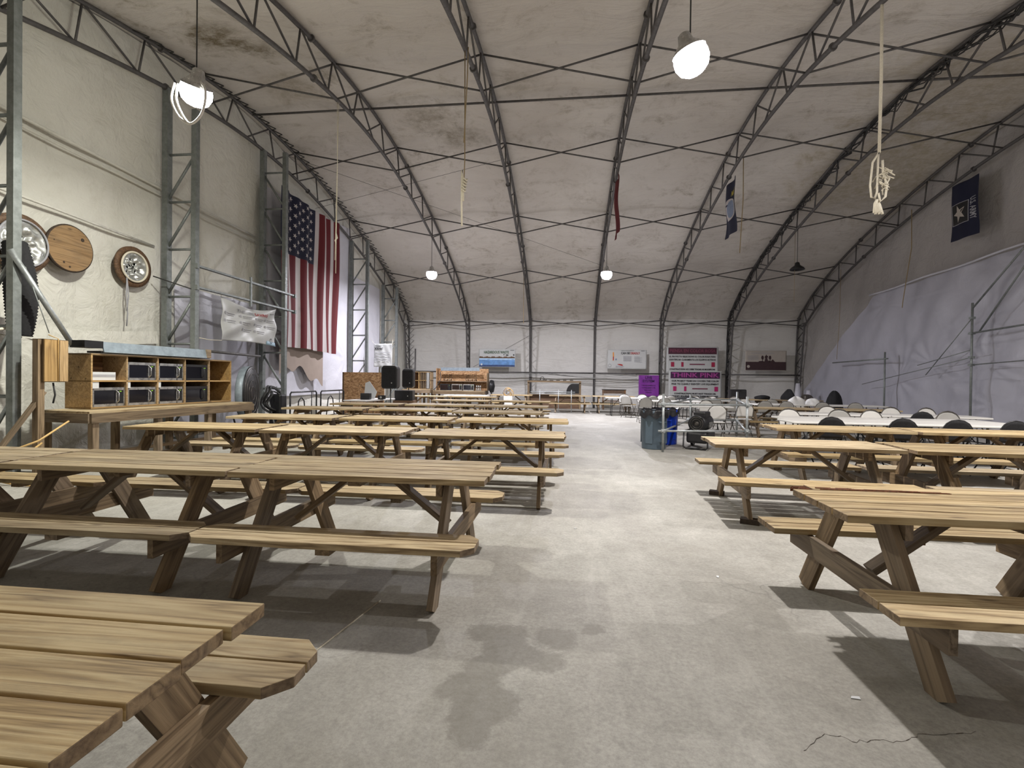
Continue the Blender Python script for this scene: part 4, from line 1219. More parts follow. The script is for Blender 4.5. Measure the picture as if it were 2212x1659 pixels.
make_bench((2.18, 23.5), 0, 2.5, .95, .86, 'wooden counter under the strand board hutch', 4)
kl = ['black microwave on the hutch counter, leftmost of three', 'steel framed microwave on the hutch counter, middle of three', 'steel framed microwave on the hutch counter, rightmost of three']
for k in range(3):
    o = copy_tree(mwb if k == 0 else mw); o.location = (2.5+.56*k, 23.62, .862); o.rotation_euler = (0, 0, 0); o['label'] = kl[k]; o['group'] = 'microwaves on the hutch counter'
t = thing('condiment_rack', 'small steel rack of jars right of the hutch microwaves', 'rack', (4.25, 23.7, .862))
for k in range(6):
    MB().lathe([(.035, 0), (.035, .1), (.02, .12)], (.09*(k % 3), .0, .13*(k//3)), 10).build('jar', M['stainless'], t)
MB().box((-.05, -.04, 0), (.24, .04, .01)).build('tray', M['stainless'], t)
t = thing('round_grill', 'black round grill standing right of the strand board hutch', 'grill', (4.95, 23.8, 0))
MB().lathe([(.02, -.12), (.2, -.11), (.30, -.06), (.31, 0), (.28, .1), (.02, .16)], (0, 0, 1.08), 28, axis='x').build('bowl', M['blackmetal'], t)
MB().tube([(0, .1, .8), (-.15, .25, 0)], .014, 6).build('leg', M['blackmetal'], t); MB().tube([(0, -.1, .8), (-.15, -.25, 0)], .014, 6).build('leg', M['blackmetal'], t); MB().tube([(0, 0, .78), (.25, 0, 0)], .014, 6).build('leg', M['blackmetal'], t)
t = thing('hose_reel', 'coil of yellow and grey hose on a white stand', 'hose coil', (6.04, 21.4, 0))
for k in range(12):
    r = random.uniform(.07, .19); oy, oz = random.uniform(-.06, .06), random.uniform(-.03, .05)
    MB().tube([(.05*math.sin(k*2.3+g*.3), oy+r*math.cos(g*2*PI/24)*1.15, .86+oz+r*math.sin(g*2*PI/24)) for g in range(24)], .012, 5, closed=True).build('hose_loop', M['cable_y'] if k % 2 else M['ink_lt'], t, rot=(0, 0, 1.2))
MB().box((-.18, -.12, 0), (.18, .12, .72)).build('stand', M['plastic_white'], t)
t = thing('pipe_rack', 'steel pipe rack with white rails in front of the wooden frame shelf', 'rack', (6.95, 21.9, 0))
for z in (.82, .90): MB().tube([(0, 0, z), (1.9, 0, z)], .02, 6).build('pipe', M['galv'], t)
for x in (.4, 1.2, 1.75): MB().tube([(x, 0, 0), (x, 0, 1.0)], .018, 6).build('upright', M['galv'], t)
# wooden frame shelf
t = thing('frame_shelf', 'open wooden frame shelf at the far wall under the pipe', 'shelf', (6.6, 25.2, 0))
W = 2.55
lum(t, (0, 0, 0), (0, 0, 1.3), .1, .1, 'post'); lum(t, (W, 0, 0), (W, 0, 1.3), .1, .1, 'post')
lum(t, (-.05, 0, 1.34), (W+.05, 0, 1.34), .3, .08, 'top_beam'); lum(t, (0, 0, .72), (W, 0, .72), .3, .08, 'middle_beam')
MB().box((.05, .1, 0), (W-.05, .13, .7)).build('lower_panel', M['wood_dark'], t)
random.seed(3)
for k in range(7):
    x = 6.75+.33*k
    o = MB().box((-.08, -.06, 0), (.08, .06, .03+.03*random.random())).build('tool', M['chairframe'], None, (x, 25.2, 1.385), (0, 0, random.uniform(-.5, .5)))
    tag(o, 'small dark tool lying on top of the wooden frame shelf', 'tool', 'tools on the frame shelf')
t = thing('headset', 'black round headset standing on the wooden frame shelf', 'headset', (7.28, 25.2, 1.385))
MB().tube([(.09*math.cos(g), 0, .09+.10*math.sin(g)) for g in [i*PI/8-.3 for i in range(10)]], .015, 6).build('band', M['black'], t)
for s in (-1, 1): MB().lathe([(.04, -.02), (.04, .02)], (s*.09, 0, .05), 14, axis='x').build('ear_cup', M['black'], t)
t = thing('half_barrel', 'dark half barrel resting in the wooden frame shelf', 'barrel', (8.8, 25.2, .76))
MB().prism([(.27*math.cos(PI/2+g*PI/2/10)*1.2, .48*math.sin(PI/2+g*PI/2/10)) for g in range(11)]+[(0.28, 0), (.28, .48)][0:0]+[(-.33, 0), (.3, 0), (.3, .48)], -.15, .15, axis='y').build('drum', M['blackmetal'], t)
MB().tube([(-1.4, 0, .0+.03), (-.35, 0, .06)], .03, 8).build('roller', M['conduit'], t)
t = thing('antenna_pole', 'thin dark pole leaning beside the first far arch', 'pole', (.95, 24.6, 0))
MB().tube([(0, 0, 0), (0, 0, 2.9)], .04, 8).build('pole', M['truss'], t)
pipe('cable', [(2.5, 23.6, 1.75), (2.55, 23.55, 1.4), (2.35, 23.45, 1.0), (2.25, 23.42, .9)], .018, M['cable_k'], 'black cable draped over the strand board hutch', 'cable')

# cables slung below the far pipe
random.seed(21)
m = MB()
for k in range(5):
    x = 3.3+random.random(); zz = 1.7-.05*k
    pts = []
    for i in range(90):
        X = 3.4+8.6*i/89
        pts.append((X, 25.98+.03*math.sin(k), 1.75-(.05+.055*k)*abs(math.sin(PI*(X+k*1.1)/(3.3+.7*k)))))
    m.tube(pts, .010 if k % 2 else .014, 5)
o = m.build('slung_cables', M['conduit']); tag(o, 'grey cables slung in loops under the far wall pipe', 'cables')

# ------------------------------------------------------------------ banners
def sheet(name, parent, W, H, mat, wav=.012, nx=30, nz=16, seed=0, z0=0.0, mi=None):
    random.seed(seed); ph = [random.uniform(0, 6) for _ in range(4)]
    def fn(u, v):
        return (W*u, wav*math.sin(u*7+ph[0])*math.cos(v*3+ph[1])+wav*.6*math.sin(u*17+v*9+ph[2]), z0+H*v)
    return MB().grid(fn, nx, nz, thick=.004).build(name, mat, parent)
def rect(parent, x0, z0, x1, z1, mat, name, y=-.016): return MB().box((x0, y-.002, z0), (x1, y, z1)).build(name, mat, parent)
def txt(parent, s, x, z, size, mat, width=None, name='lettering', y=-.018, bold=.004): return text_part(name, s, size, mat, parent, (x, y, z), (PI/2, 0, 0), width, bold=bold)
# hazardous waste banner
t = thing('banner', 'white and blue banner reading HAZARDOUS WASTE on the far wall', 'banner', (3.92, 26.0, 2.05))
W, H = 1.92, .94
sheet('cloth', t, W, H, M['banner'], .004)
rect(t, .03, .03, W-.03, .46, M['water'], 'water_print'); rect(t, .03, .38, W-.03, .46, M['water_lt'], 'surface_print', -.018)
rect(t, .03, .03, W-.03, .12, M['water_dk'], 'deep_print', -.018)
m = MB(); pts = [(.03, .47)]+[(.03+(W-.06)*i/40, .54+.02*math.sin(i*.9)+.012*math.sin(i*2.3)) for i in range(41)]+[(W-.03, .47)]
m.prism(pts, -.020, -.016, axis='y').build('ground_print', M['ink_brown'], t)
txt(t, 'HAZARDOUS WASTE', .92, .77, .19, M['ink_green'], 1.3)
rect(t, 1.42, .60, 1.55, .66, M['black'], 'truck_print'); rect(t, 1.3, .62, 1.34, .68, M['ink'], 'tree_print'); rect(t, 1.8, .60, 1.86, .68, M['ink'], 'tree_print')
MB().lathe([(.05, -.022), (.05, -.018)], (.15, 0, .14), 16, axis='y').build('seal', M['paper'], t)
rect(t, 1.65, .87, 1.85, .89, M['ink'], 'small_mark')
for x in (.45, 1.72): rect(t, x, .40, x+.13, .412, M['water_dk'], 'fish_print', -.0205)
# can be deadly banner
t = thing('banner', 'white safety banner reading CAN BE DEADLY in grey and red', 'banner', (10.54, 26.0, 2.02))
W, H = 1.93, .97
sheet('cloth', t, W, H, M['banner'], .004, seed=4)
txt(t, 'CAN BE', .88, .79, .15, M['ink'], .44); txt(t, 'DEADLY', 1.36, .79, .15, M['ink_red'], .46)
txt(t, 'CARBON MONOXIDE GAS', .98, .92, .05, M['ink'], .66, bold=.0)
for k in range(6):
    rect(t, .78, .62-.045*k, 1.18, .64-.045*k, M['ink_lt'], 'text_line'); rect(t, 1.32, .60-.05*k, 1.60+.1*(k % 2), .62-.05*k, M['ink_lt'], 'text_line')
MB().prism([(.25, .84), (.31, .84), (.32, .62), (.29, .42), (.25, .42), (.26, .62)], -.020, -.016, axis='y').build('falling_figure', M['orangeprint'], t)
MB().prism([(.26, .62), (.31, .62), (.31, .43), (.27, .43)], -.022, -.020, axis='y').build('figure_legs', M['ink_red'], t)
MB().tube([(.11+.07*math.cos(g*2*PI/20), -.018, .17+.075*math.sin(g*2*PI/20)) for g in range(20)], .008, 4, closed=True).build('ring_seal', M['ink_lt'], t)
MB().prism([(.48, .24), (.62, .25), (.75, .22), (.75, .15), (.55, .2)], -.020, -.016, axis='y').build('lying_figure', M['ink_red'], t)
MB().prism([(.4, .08), (.72, .08), (.84, .12), (.6, .15), (.42, .16)], -.020, -.016, axis='y').build('figure_shadow', M['ink_lt'], t)
MB().lathe([(.045, -.02), (.045, -.018)], (.42, 0, .48), 14, axis='y').build('seal', M['steelblue'], t)
rect(t, 1.65, .90, 1.82, .92, M['ink'], 'small_mark')
# purple banner
t = thing('banner', 'purple banner reading LIVE SYSTEM hung low left of the pink banner', 'banner', (12.08, 25.9, .64))
W, H = 1.0, 1.07
sheet('cloth', t, W, H, M['purple'], .01, seed=6)
txt(t, 'LIVE', .48, .95, .17, M['purple_dk'], .33); txt(t, 'SYSTEM', .48, .78, .17, M['purple_dk'], .58)
for k, (s, w) in enumerate((('THIS EQUIPMENT IS', .68), ('CONSIDERED LIVE', .66), ('DO NOT', .4), ('TOUCH', .3))): txt(t, s, .48, .56-.115*k, .07, M['purple_dk'], w, bold=.001)
# think pink pair
def pink_banner(x, z, W, H, head, lines, foot, hm, tm, sq, label, ty, hw, yy=26.0):
    t = thing('banner', label, 'banner', (x, yy, z))
    sheet('cloth', t, W, H, M['banner'], .006, seed=int(x*7))
    MB().box((.09, -.022, H-.37), (W-.09, -.018, H-.05)).build('header_band', hm, t, bevel=.01)
    txt(t, head, W/2, H-.215, ty, tm, hw, y=-.026, bold=.006)
    for k, s in enumerate(lines): txt(t, s, W/2, H-.50-.155*k, .115, M['ink'], W-.28, bold=.003)
    for (x0, x1) in sq[:2]: rect(t, x0, H-1.0, x1, H-.77, sq[3], 'colour_square')
    rect(t, sq[2][0], H-1.0, sq[2][1], H-.77, sq[3], 'colour_square'); rect(t, W*.45, H-.905, W*.74, H-.85, M['rose'], 'colour_bar')
    for k, (s, w, b) in enumerate(foot): txt(t, s, W/2+(.0), H-1.13-.13*k, .10, M['ink'], w, bold=b)
    return t
pink_banner(13.44, 1.86, 2.50, 1.30, 'PIENSA EN COLOR ROSA', ['EL PROYECTO SELECCIONO EL COLOR ROSA PARA', 'IDENTIFICAR CLARAMENTE LOS EQUIPOS ACTIVOS'],
    [('CONSTRUCCION NO DEBE TOCAR NI MODIFICAR', 2.2, .005)], M['maroon'], M['rose'], ((.22, .38), (.72, .83), (2.17, 2.33), M['crimson']),
    'upper white banner with a maroon band reading PIENSA EN COLOR ROSA', .22, 2.2, 26.02)
pink_banner(13.55, .63, 2.54, 1.32, 'THINK PINK', ['OUR PROJECT TEAM HAS CHOSEN THE COLOR', 'PINK TO CLEARLY IDENTIFY LIVE EQUIPMENT'],
    [('CONSTRUCTION MUST NOT TOUCH OR', 2.0, .005), ('MODIFY EQUIPMENT WITH THESE PINK SIGNS', 2.2, .005)], M['plum'], M['pink'], ((.22, .38), (.75, .86), (2.2, 2.37), M['magenta']),
    'lower white banner with a plum band reading THINK PINK', .31, 2.25, 25.96)
# brown banner
t = thing('banner', 'beige banner with a dark brown lower band and tree silhouettes, right of the pink banners', 'banner', (17.2, 26.0, 2.0))
W, H = 1.92, .98
sheet('cloth', t, W, H, M['beige'], .004, seed=9)
rect(t, .02, .03, W-.02, .43, M['brownband'], 'brown_band')
m = MB()
m.prism([(.6, .42), (.66, .47), (.78, .47), (.9, .45), (.93, .6), (.9, .68), (.95, .74), (.97, .80), (1.0, .74), (1.06, .7), (1.02, .62), (1.05, .5), (1.2, .47), (1.28, .56), (1.36, .46), (1.4, .42)], -.020, -.016, axis='y')
for x in (.80, 1.15):
    m.prism([(x-.012, .42), (x+.012, .42), (x+.012, .55), (x-.012, .55)], -.020, -.016, axis='y')
    m.prism([(x+.055*math.cos(g*PI/6)*(1.0), .64+.10*math.sin(g*PI/6)) for g in range(12)], -.021, -.016, axis='y')
m.build('tree_silhouettes', M['brownband'], t)
MB().lathe([(.07, -.022), (.07, -.018)], (.15, 0, .20), 20, axis='y').build('seal', M['beige'], t)
for k in range(5): rect(t, .12, .72-.05*k, .62, .735-.05*k, M['ink_lt'], 'text_line')
rect(t, .25, .84, 1.35, .86, M['ink_lt'], 'text_line')
# notice near the far left corner
t = thing('notice_sheet', 'white notice sheet with a short dark heading hung right of the slim column', 'notice', (.48, 20.5, 1.88), math.radians(-3))
W, H = .80, .96
sheet('cloth', t, W, H, M['banner'], .012, seed=12)
txt(t, 'MEETING', .2, .86, .05, M['ink'], .27, bold=.001, y=-.03); txt(t, 'MORE POINT', .23, .75, .11, M['ink'], .36, y=-.03)
for k in range(3): rect(t, .05, .58-.11*k, .74, .60-.11*k, M['ink_lt'], 'text_line', -.03)
for k in range(4): rect(t, .06+.18*k, .26, .17+.18*k, .29, M['ink_lt'], 'text_line', -.03)
MB().tube([(.0, 0, H), (-.3, .3, H+.25)], .006, 4).build('cord', M['rope'], t); MB().tube([(W, 0, H), (W-.1, .3, H+.2)], .006, 4).build('cord', M['rope'], t)

for bo in [o for o in list(COL.objects) if o.get('category') == 'banner']:
    cl = [k for k in bo.children if k.name.startswith('cloth')][0]
    xs = [v.co.x for v in cl.data.vertices]; zs = [v.co.z for v in cl.data.vertices]
    for x in (min(xs), max(xs)):
        MB().tube([(x, 0, max(zs)), (x, 26.52-bo.location.y, max(zs)+.03)], .006, 5).build('tie_cord', M['rope'], bo)
# left banner under the rails
t = thing('banner', 'crumpled white safety banner tied under the two dark rails on the left', 'banner', (.68, 11.22, 2.22), math.radians(90))
W, H = 2.05, 1.0
def lb(u, v):
    d = .04*math.sin((u*1.0-v*1.1)*9)*math.exp(-((u-v)**2)*2)+.014*math.sin((u+v*.6)*13)+.006*math.sin(u*25+v*8)
    sag = -.14*math.sin(PI*min(1, u*1.0))*(v**3)*1.0
    return (W*u-.0*v, d, H*v+sag+.04*(1-v)*math.sin(u*PI))
def lbp(u, v, o=.008):
    p = Vector(lb(u, v)); return (p.x, p.y-o, p.z)
MB().grid(lb, 70, 34, thick=.004).build('cloth', M['banner'], t)
def decal(u0, v0, u1, v1, mat, name, nu=8, nv=2, off=.01):
    MB().grid(lambda a, b: lbp(u0+(u1-u0)*a, v0+(v1-v0)*b, off), nu, nv, thick=.002).build(name, mat, t)
for r, (v, us_) in enumerate(((.66, (.06, .32, .58, .80)), (.48, (.05, .30, .57, .80)), (.30, (.36, .58)))):
    for u in us_:
        cpt = (u, v)
        MB().grid(lambda a, b: lbp(cpt[0]+.018*b*math.cos(a*2*PI), cpt[1]+.035*b*math.sin(a*2*PI), .011), 14, 2).build('icon', M['ink_lt'], t)
        decal(u+.035, v+.0, u+.17, v+.018, M['ink_lt'], 'text_line'); decal(u+.035, v-.045, u+.15, v-.03, M['ink_lt'], 'text_line')
decal(.80, 0.0, 1.0, .10, M['ltblue'], 'blue_corner'); 
MB().grid(lambda a, b: lbp(.90+(.02+.008*b)*math.cos(a*2*PI), .12+(.05+.018*b)*math.sin(a*2*PI), .013), 20, 1).build('ring_mark', M['ink'], t)
def text_on(body, u0, u1, v, hgt, mat, name='lettering'):
    cu_ = bpy.data.curves.new(name, 'FONT'); cu_.body = body; cu_.size = 1; cu_.align_y = 'CENTER'; cu_.offset = .02; cu_.resolution_u = 2
    tmp = link(bpy.data.objects.new('t', cu_)); bpy.context.view_layer.update()
    me = bpy.data.meshes.new_from_object(tmp.evaluated_get(bpy.context.evaluated_depsgraph_get())); bpy.data.objects.remove(tmp)
    xs = [q.co.x for q in me.vertices]; a, b = min(xs), max(xs)
    for q in me.vertices: q.co = lbp(u0+(u1-u0)*(q.co.x-a)/(b-a), v+q.co.y*hgt, .012)
    me.materials.clear(); me.materials.append(mat); o = link(bpy.data.objects.new(name, me)); o.parent = t; return o
text_on('THE LIFE', .25, .56, .80, .13, M['ink_lt']); text_on('SAVING', .57, .80, .80, .13, M['ink_red'])
text_on('site rules', .84, .95, .86, .05, M['ink'])
for u in (0, 1):
    MB().tube([lb(u, 1), (W*u, 0, 1.06)], .006, 4).build('tie', M['rope'], t)
MB().tube([lb(0, 0), (-.35, 0, -.02), (-.68, 0, .0)], .008, 4).build('tie', M['rope'], t)

# ------------------------------------------------------------------ flags
def usflag():
    t = thing('striped_flag', 'large red white and blue striped flag with stars hung vertically on the left wall', 'flag', (.33, 14.05, 2.27))
    Wd, Ht = 3.45, 4.62
    # local: y along wall, z up; x toward room
    def surf(u, v, off=0):
        droop = .10*math.sin(u*PI)*(v**6)
        x = .05*math.sin(u*19+v*1.5)*(1-.25*v)+.03*math.sin(u*41-v*2)+.02*math.sin(v*6+u*4)
        pinch = .06*(1-v)*(u-.5)
        return (x+off, Wd*u-pinch, Ht*v-droop+.03*math.sin(u*5)*(1-v))
    def mi(u, v):
        k = int(u*13)
        if v > .6 and k < 7: return 2
        return 0 if k % 2 == 0 else 1
    m = MB().grid(surf, 13*7, 60, mif=mi)
    m.build('cloth', [M['flag_red'], M['flag_white'], M['flag_navy']], t)
    # stars: 11 columns across the fly axis (vertical), 9 across the hoist axis
    for a in range(9):
        for b in range(11):
            if (a+b) % 2: continue
            cu_ = (a+1)/10*(7/13); cv = 1-(b+1)/12*.4
            pts = []
            for q in range(10):
                g = q*PI/5; r = .085 if q % 2 == 0 else .034
                pts.append(surf(cu_+r*math.cos(g)/Wd, cv+r*math.sin(g)/Ht, .012))
            pts.append(surf(cu_, cv, .012))
            MB().add(pts, [(q, (q+1) % 10, 10) for q in range(10)]).build('star', M['flag_white'], t)
    return t
usflag()
def vflag(x, y0, y1, z0, z1, label, cloth, name='hanging_flag', wave=.05):
    t = thing(name, label, 'flag', (x, y1, z0))
    W, H = y1-y0, z1-z0
    def fn(u, v, off=0):     # u from far (0) to near (1)
        return (wave*math.sin(u*8+v*3)*.7+wave*.5*math.sin(v*7+u)+off, -W*u, H*v+.05*u*0)
    MB().grid(lambda u, v: fn(u, v), 24, 36, thick=.003).build('cloth', cloth, t)
    return t, fn, W, H
t, fn, W, H = vflag(9.9, 15.2, 16.2, 5.72, 7.42, 'narrow red flag seen edge-on under the fourth arch', M['flag_red'])
t, fn, W, H = vflag(13.2, 15.45, 16.35, 5.72, 7.3, 'dark blue flag with a white oval emblem and yellow letters under the fifth arch', M['flag_navy'])
def on(fn, body, u0, u1, v0, v1, mat, parent, name, off=-.012, rot90=False):
    cu_ = bpy.data.curves.new(name, 'FONT'); cu_.body = body; cu_.size = 1; cu_.offset = .02; cu_.resolution_u = 2
    tmp = link(bpy.data.objects.new('t', cu_)); bpy.context.view_layer.update()
    me = bpy.data.meshes.new_from_object(tmp.evaluated_get(bpy.context.evaluated_depsgraph_get())); bpy.data.objects.remove(tmp)
    xs = [q.co.x for q in me.vertices]; ys = [q.co.y for q in me.vertices]
    for q in me.vertices:
        a = (q.co.x-min(xs))/(max(xs)-min(xs)); b = (q.co.y-min(ys))/(max(ys)-min(ys))
        if rot90: a, b = b, 1-a
        q.co = fn(u0+(u1-u0)*a, v0+(v1-v0)*b, off)
    me.materials.clear(); me.materials.append(mat); o = link(bpy.data.objects.new(name, me)); o.parent = parent; return o
MB().grid(lambda a, b: fn(.5+.42*b*math.cos(a*2*PI), .47+.20*b*math.sin(a*2*PI), -.010), 32, 5).build('oval_emblem', M['flag_white'], t)
MB().grid(lambda a, b: fn(.62+.22*b*math.cos(a*2*PI), .47+.16*b*math.sin(a*2*PI), -.016), 24, 4).build('emblem_field', M['steelblue'], t)
MB().grid(lambda a, b: fn(.3+.16*a, .55+.03*b, -.018), 4, 2).build('emblem_bar', M['flag_navy'], t)
on(fn, 'NAVY', .60, .98, .70, .80, M['gold'], t, 'lettering')
t, fn, W, H = vflag(19.62, 15.62, 16.58, 5.58, 7.2, 'dark flag with a pale star in a square on the grey curtain at upper right', M['flag_navy'], wave=.03)
def quad_on(u0, v0, u1, v1, mat, name, off=-.012, n=8): MB().grid(lambda a, b: fn(u0+(u1-u0)*a, v0+(v1-v0)*b, off), n, n).build(name, mat, t)
quad_on(.03, .27, .66, .64, M['ink_lt'], 'emblem_border', -.009); quad_on(.05, .28, .64, .63, M['black'], 'emblem_field', -.012)
pts = []
for q in range(10):
    g = -PI/2+q*PI/5; r = 1 if q % 2 == 0 else .42
    pts.append(fn(.35+.25*r*math.sin(g)*.95, .455+.155*r*math.cos(g), -.017))
pts.append(fn(.35, .455, -.017))
MB().add(pts, [(q, (q+1) % 10, 10) for q in range(10)]).build('star', M['beige'], t)
on(fn, 'U.S. ARMY', .70, .92, .28, .66, M['ink_lt'], t, 'lettering', rot90=True)

# ------------------------------------------------------------------ right side sheeting and scaffold
def wall_x(y, z): return 6*BAY+.35+bulge_right(y, z)
ancR = [(15.2, 2.0, 19, .4, 1.9), (15.2, 3.2, 15, 1.2, 1.6), (17.2, 2.05, 17, .2, 1.6), (18.7, 1.6, 17, 1.7, 1.5), (13.8, 4.5, 21, .2, 2.6), (15.0, .9, 13, .7, 1.4), (19.4, 4.2, 13, .3, 2.2), (12.5, 2.5, 15, .9, 2.0)]
def sheetR(u, v):
    y = 11.0+14.3*u
    top = 4.95-.035*(y-11.0) if y < 20.2 else max(1.0, 4.63-.70*(y-20.2))
    z = top*v
    return (19.6+.04*math.sin(y*2.3+z)+crease(y, z, ancR, .05)+.018*math.sin((y*.75+z*.65)*7+1.5*math.sin(z*.9))+.012*math.sin(y*5-z*1.5), y, z)
o = MB().grid(sheetR, 280, 110).build('plastic_sheet', M['sheet']); recenter(o, (19.6, 11.0, 0))
tag(o, 'huge wrinkled milky plastic sheet across the lower right wall', 'plastic sheet')
o = MB().tube([(19.5, 11.0+9.2*i/20, 4.97-.035*9.2*i/20+.02*math.sin(i)) for i in range(21)], .03, 6).build('sheet_cable', M['sheet_white']); tag(o, 'pale cord along the top hem of the milky sheet', 'cord')
t = thing('scaffold', 'grey scaffold poles standing against the milky sheet at the right', 'scaffold', (19.2, 15.2, 0))
def sp(a, b, r=.026, n='tube'): MB().tube([(a[0]-19.2, a[1]-15.2, a[2]), (b[0]-19.2, b[1]-15.2, b[2])], r, 8).build(n, M['column'], t)
sp((19.2, 15.2, 0), (19.2, 15.2, 3.6), .028, 'upright'); sp((19.2, 18.75, 0), (19.2, 18.75, 2.5), .028, 'upright')
sp((19.2, 15.3, 2.79), (19.2, 11.2, 2.95), .024, 'ledger'); sp((19.2, 22.0, 2.25), (19.2, 18.6, 2.27), .024, 'ledger')
sp((19.2, 15.2, 3.45), (19.2, 13.2, 5.15), .022, 'brace'); sp((19.25, 15.05, 2.8), (19.25, 12.8, 5.4), .022, 'brace')
sp((19.2, 15.2, 3.2), (19.3, 17.0, 1.7), .012, 'guy_wire')
sp((19.2, 20.0, 1.4), (19.2, 15.2, 2.15), .012, 'guy_wire'); sp((19.2, 15.2, 1.95), (19.2, 11.2, 2.1), .014, 'guy_wire'); sp((19.2, 17.2, 2.0), (19.2, 15.2, 2.35), .012, 'guy_wire')
for z in (3.2, 2.79, 2.15, 1.95): MB().box((-.05, -.05, -.03), (.05, .05, .03)).build('coupler', M['column'], t, loc=(0, 0, z))
# white rolls by the corner
for k, (yy, hh, lab) in enumerate(((24.4, 1.4, 'white roll standing in the far right corner, taller'), (23.4, 1.1, 'white roll standing near the far right corner, shorter'))):
    o = MB().lathe([(.16, 0), (.14, hh*.6), (.08, hh)], n=16).build('plastic_roll', M['sheet_white'], None, (18.95, yy, 0)); tag(o, lab, 'roll')

# ------------------------------------------------------------------ ropes
def rope(name, pts, r, mat, label, extra=None):
    t = thing(name, label, 'rope', pts[-1])
    c = Vector(pts[-1])
    MB().tube([Vector(p)-c for p in pts], r, 6).build('strand', mat, t)
    return t
i2 = inner_at(arc_of(9.3, False))
RA = (6.6, 9.6)
zc = inner_at(arc_of(9.6, False))[1]
t = rope('hanging_rope', [(6.6, 9.6, zc), (6.62, 9.6, zc-2.0), (6.6, 9.6, 4.62)], .010, M['rope_dirty'], 'tan rope with a big knot hanging from the third arch')
MB().tube([(.06, 0, zc-4.62), (.05, 0, 2.2), (.0, .0, 1.05)], .010, 6).build('second_strand', M['rope_dirty'], t)
MB().tube([(.0, 0, 0), (.0, 0, .4), (-.03, 0, .55), (-.03, 0, .05), (-.02, 0, -.45)], .018, 6).build('tail', M['rope'], t)
for k in range(5): MB().tube([(.035*math.cos(g)+.008*k, .035*math.sin(g), .18+.05*k+.02*math.sin(g*2)) for g in [i*PI/5 for i in range(10)]], .014, 5, closed=True).build('knot_loop', M['rope'], t)
# bright bundle from the fifth arch
yB = 9.0; zB = inner_at(arc_of(yB, False))[1]
t = rope('hanging_rope', [(13.2, yB, zB+.3), (13.21, yB, zB-1.2), (13.2, yB, 4.95)], .022, M['rope'], 'bright white rope with frayed bundle hanging from the fifth arch')
loopsB = [[(0, 0, .0), (-.09, .0, -.15), (-.12, 0, -.5), (-.10, 0, -.68), (-.05, 0, -.70), (-.02, 0, -.6), (-.01, 0, 0)],
          [(.05, 0, -.12), (.06, 0, -.3), (.12, 0, -.5), (.10, 0, -.68), (.03, 0, -.75), (.0, 0, -.62)],
          [(.0, 0, -.35), (.1, .03, -.3), (.16, .02, -.4), (.1, 0, -.52), (.0, -.02, -.45)]]
for L in loopsB: MB().tube(L, .016, 6).build('loop', M['rope'], t)
random.seed(4)
for k in range(22):
    a = random.uniform(0, 6.28); r = random.uniform(.05, .14); z = random.uniform(-.6, -.25)
    MB().tube([(.05, 0, z), (.05+r*.6*math.cos(a), r*.5*math.sin(a), z+.03), (.05+r*math.cos(a)+.02, r*math.sin(a), z-.05*random.random())], .009, 4).build('frayed_strand', M['rope'], t)
for k in range(6): MB().tube([(-.02, 0, -.72), (-.05+.02*k, .01*k, -.78), (-.06+.025*k, 0, -.92-.02*(k % 2))], .018, 5).build('frayed_end', M['rope'], t)
zz = inner_at(arc_of(11.4, False))[1]
t = rope('hanging_rope', [(3.3, 11.4, zz), (3.32, 11.4, zz-1.5), (3.3, 11.4, 3.75)], .008, M['rope'], 'thin white rope hanging in front of the striped flag')
MB().tube([(.04, 0, zz-3.8), (.0, 0, 1.6), (-.02, 0, .3)], .007, 5).build('second_strand', M['rope'], t)
MB().tube([(0, 0, .9), (.02, .02, .8), (-.02, 0, .74), (0, 0, .68)], .016, 5).build('knot', M['rope'], t)
zz = inner_at(arc_of(15.1))[1]
rope('hanging_rope', [(13.28, 15.1, zz), (13.29, 15.1, 6.5), (13.22, 15.1, 5.0)], .012, M['rope_dirty'], 'thin cord hanging right beside the blue flag with the oval')
rope('hanging_rope', [(16.5, 19.3, inner_at(arc_of(19.3))[1]), (16.5, 19.3, 4.3)][0:2], .006, M['rope_dirty'], 'faint cord hanging under the sixth arch')
zz = inner_at(arc_of(17.2))[1]
rope('hanging_rope', [(19.4, 17.9, zz-.3), (19.42, 17.9, 5.8), (19.3, 18.05, 4.2), (19.3, 18.1, 3.9)], .012, M['rope_dirty'], 'dark looped cord hanging on the grey curtain left of the star flag')
rope('hanging_rope', [(19.5, 22.1, inner_at(arc_of(22.1))[1]), (19.48, 22.1, 4.0), (19.45, 22.2, 2.4)], .008, M['rope_dirty'], 'thin cord hanging at the foot of the last arch')
zz = inner_at(arc_of(22.4))[1]
rope('hanging_rope', [(6.55, 22.4, zz), (6.55, 22.4, 4.7), (6.56, 22.4, 3.9)], .012, M['rope_dirty'], 'short pale cord hanging from the third arch near the far wall')
pipe('guy_cable', [(.3, 16.0, 6.9), (6.6, 15.3, 7.95)], .005, M['cable_k'], 'thin slanting wire from the left wall to the third arch', 'wire')
pipe('guy_cable', [(.3, 14.5, 7.9), (9.9, 21.5, 6.2)], .005, M['cable_k'], 'thin slanting wire crossing the second and third arches', 'wire')
pipe('guy_cable', [(3.6, 26.1, 2.05), (6.55, 26.1, 3.7)], .008, M['cable_k'], 'thin slanting wire above the blue banner', 'wire')
t = thing('pulley', 'small yellow pulley on the fifth arch at the top edge', 'pulley', (13.25, 8.62, 8.15))
MB().lathe([(.05, -.03), (.07, 0), (.05, .03)], n=16, axis='x').build('wheel', M['yellow'], t)

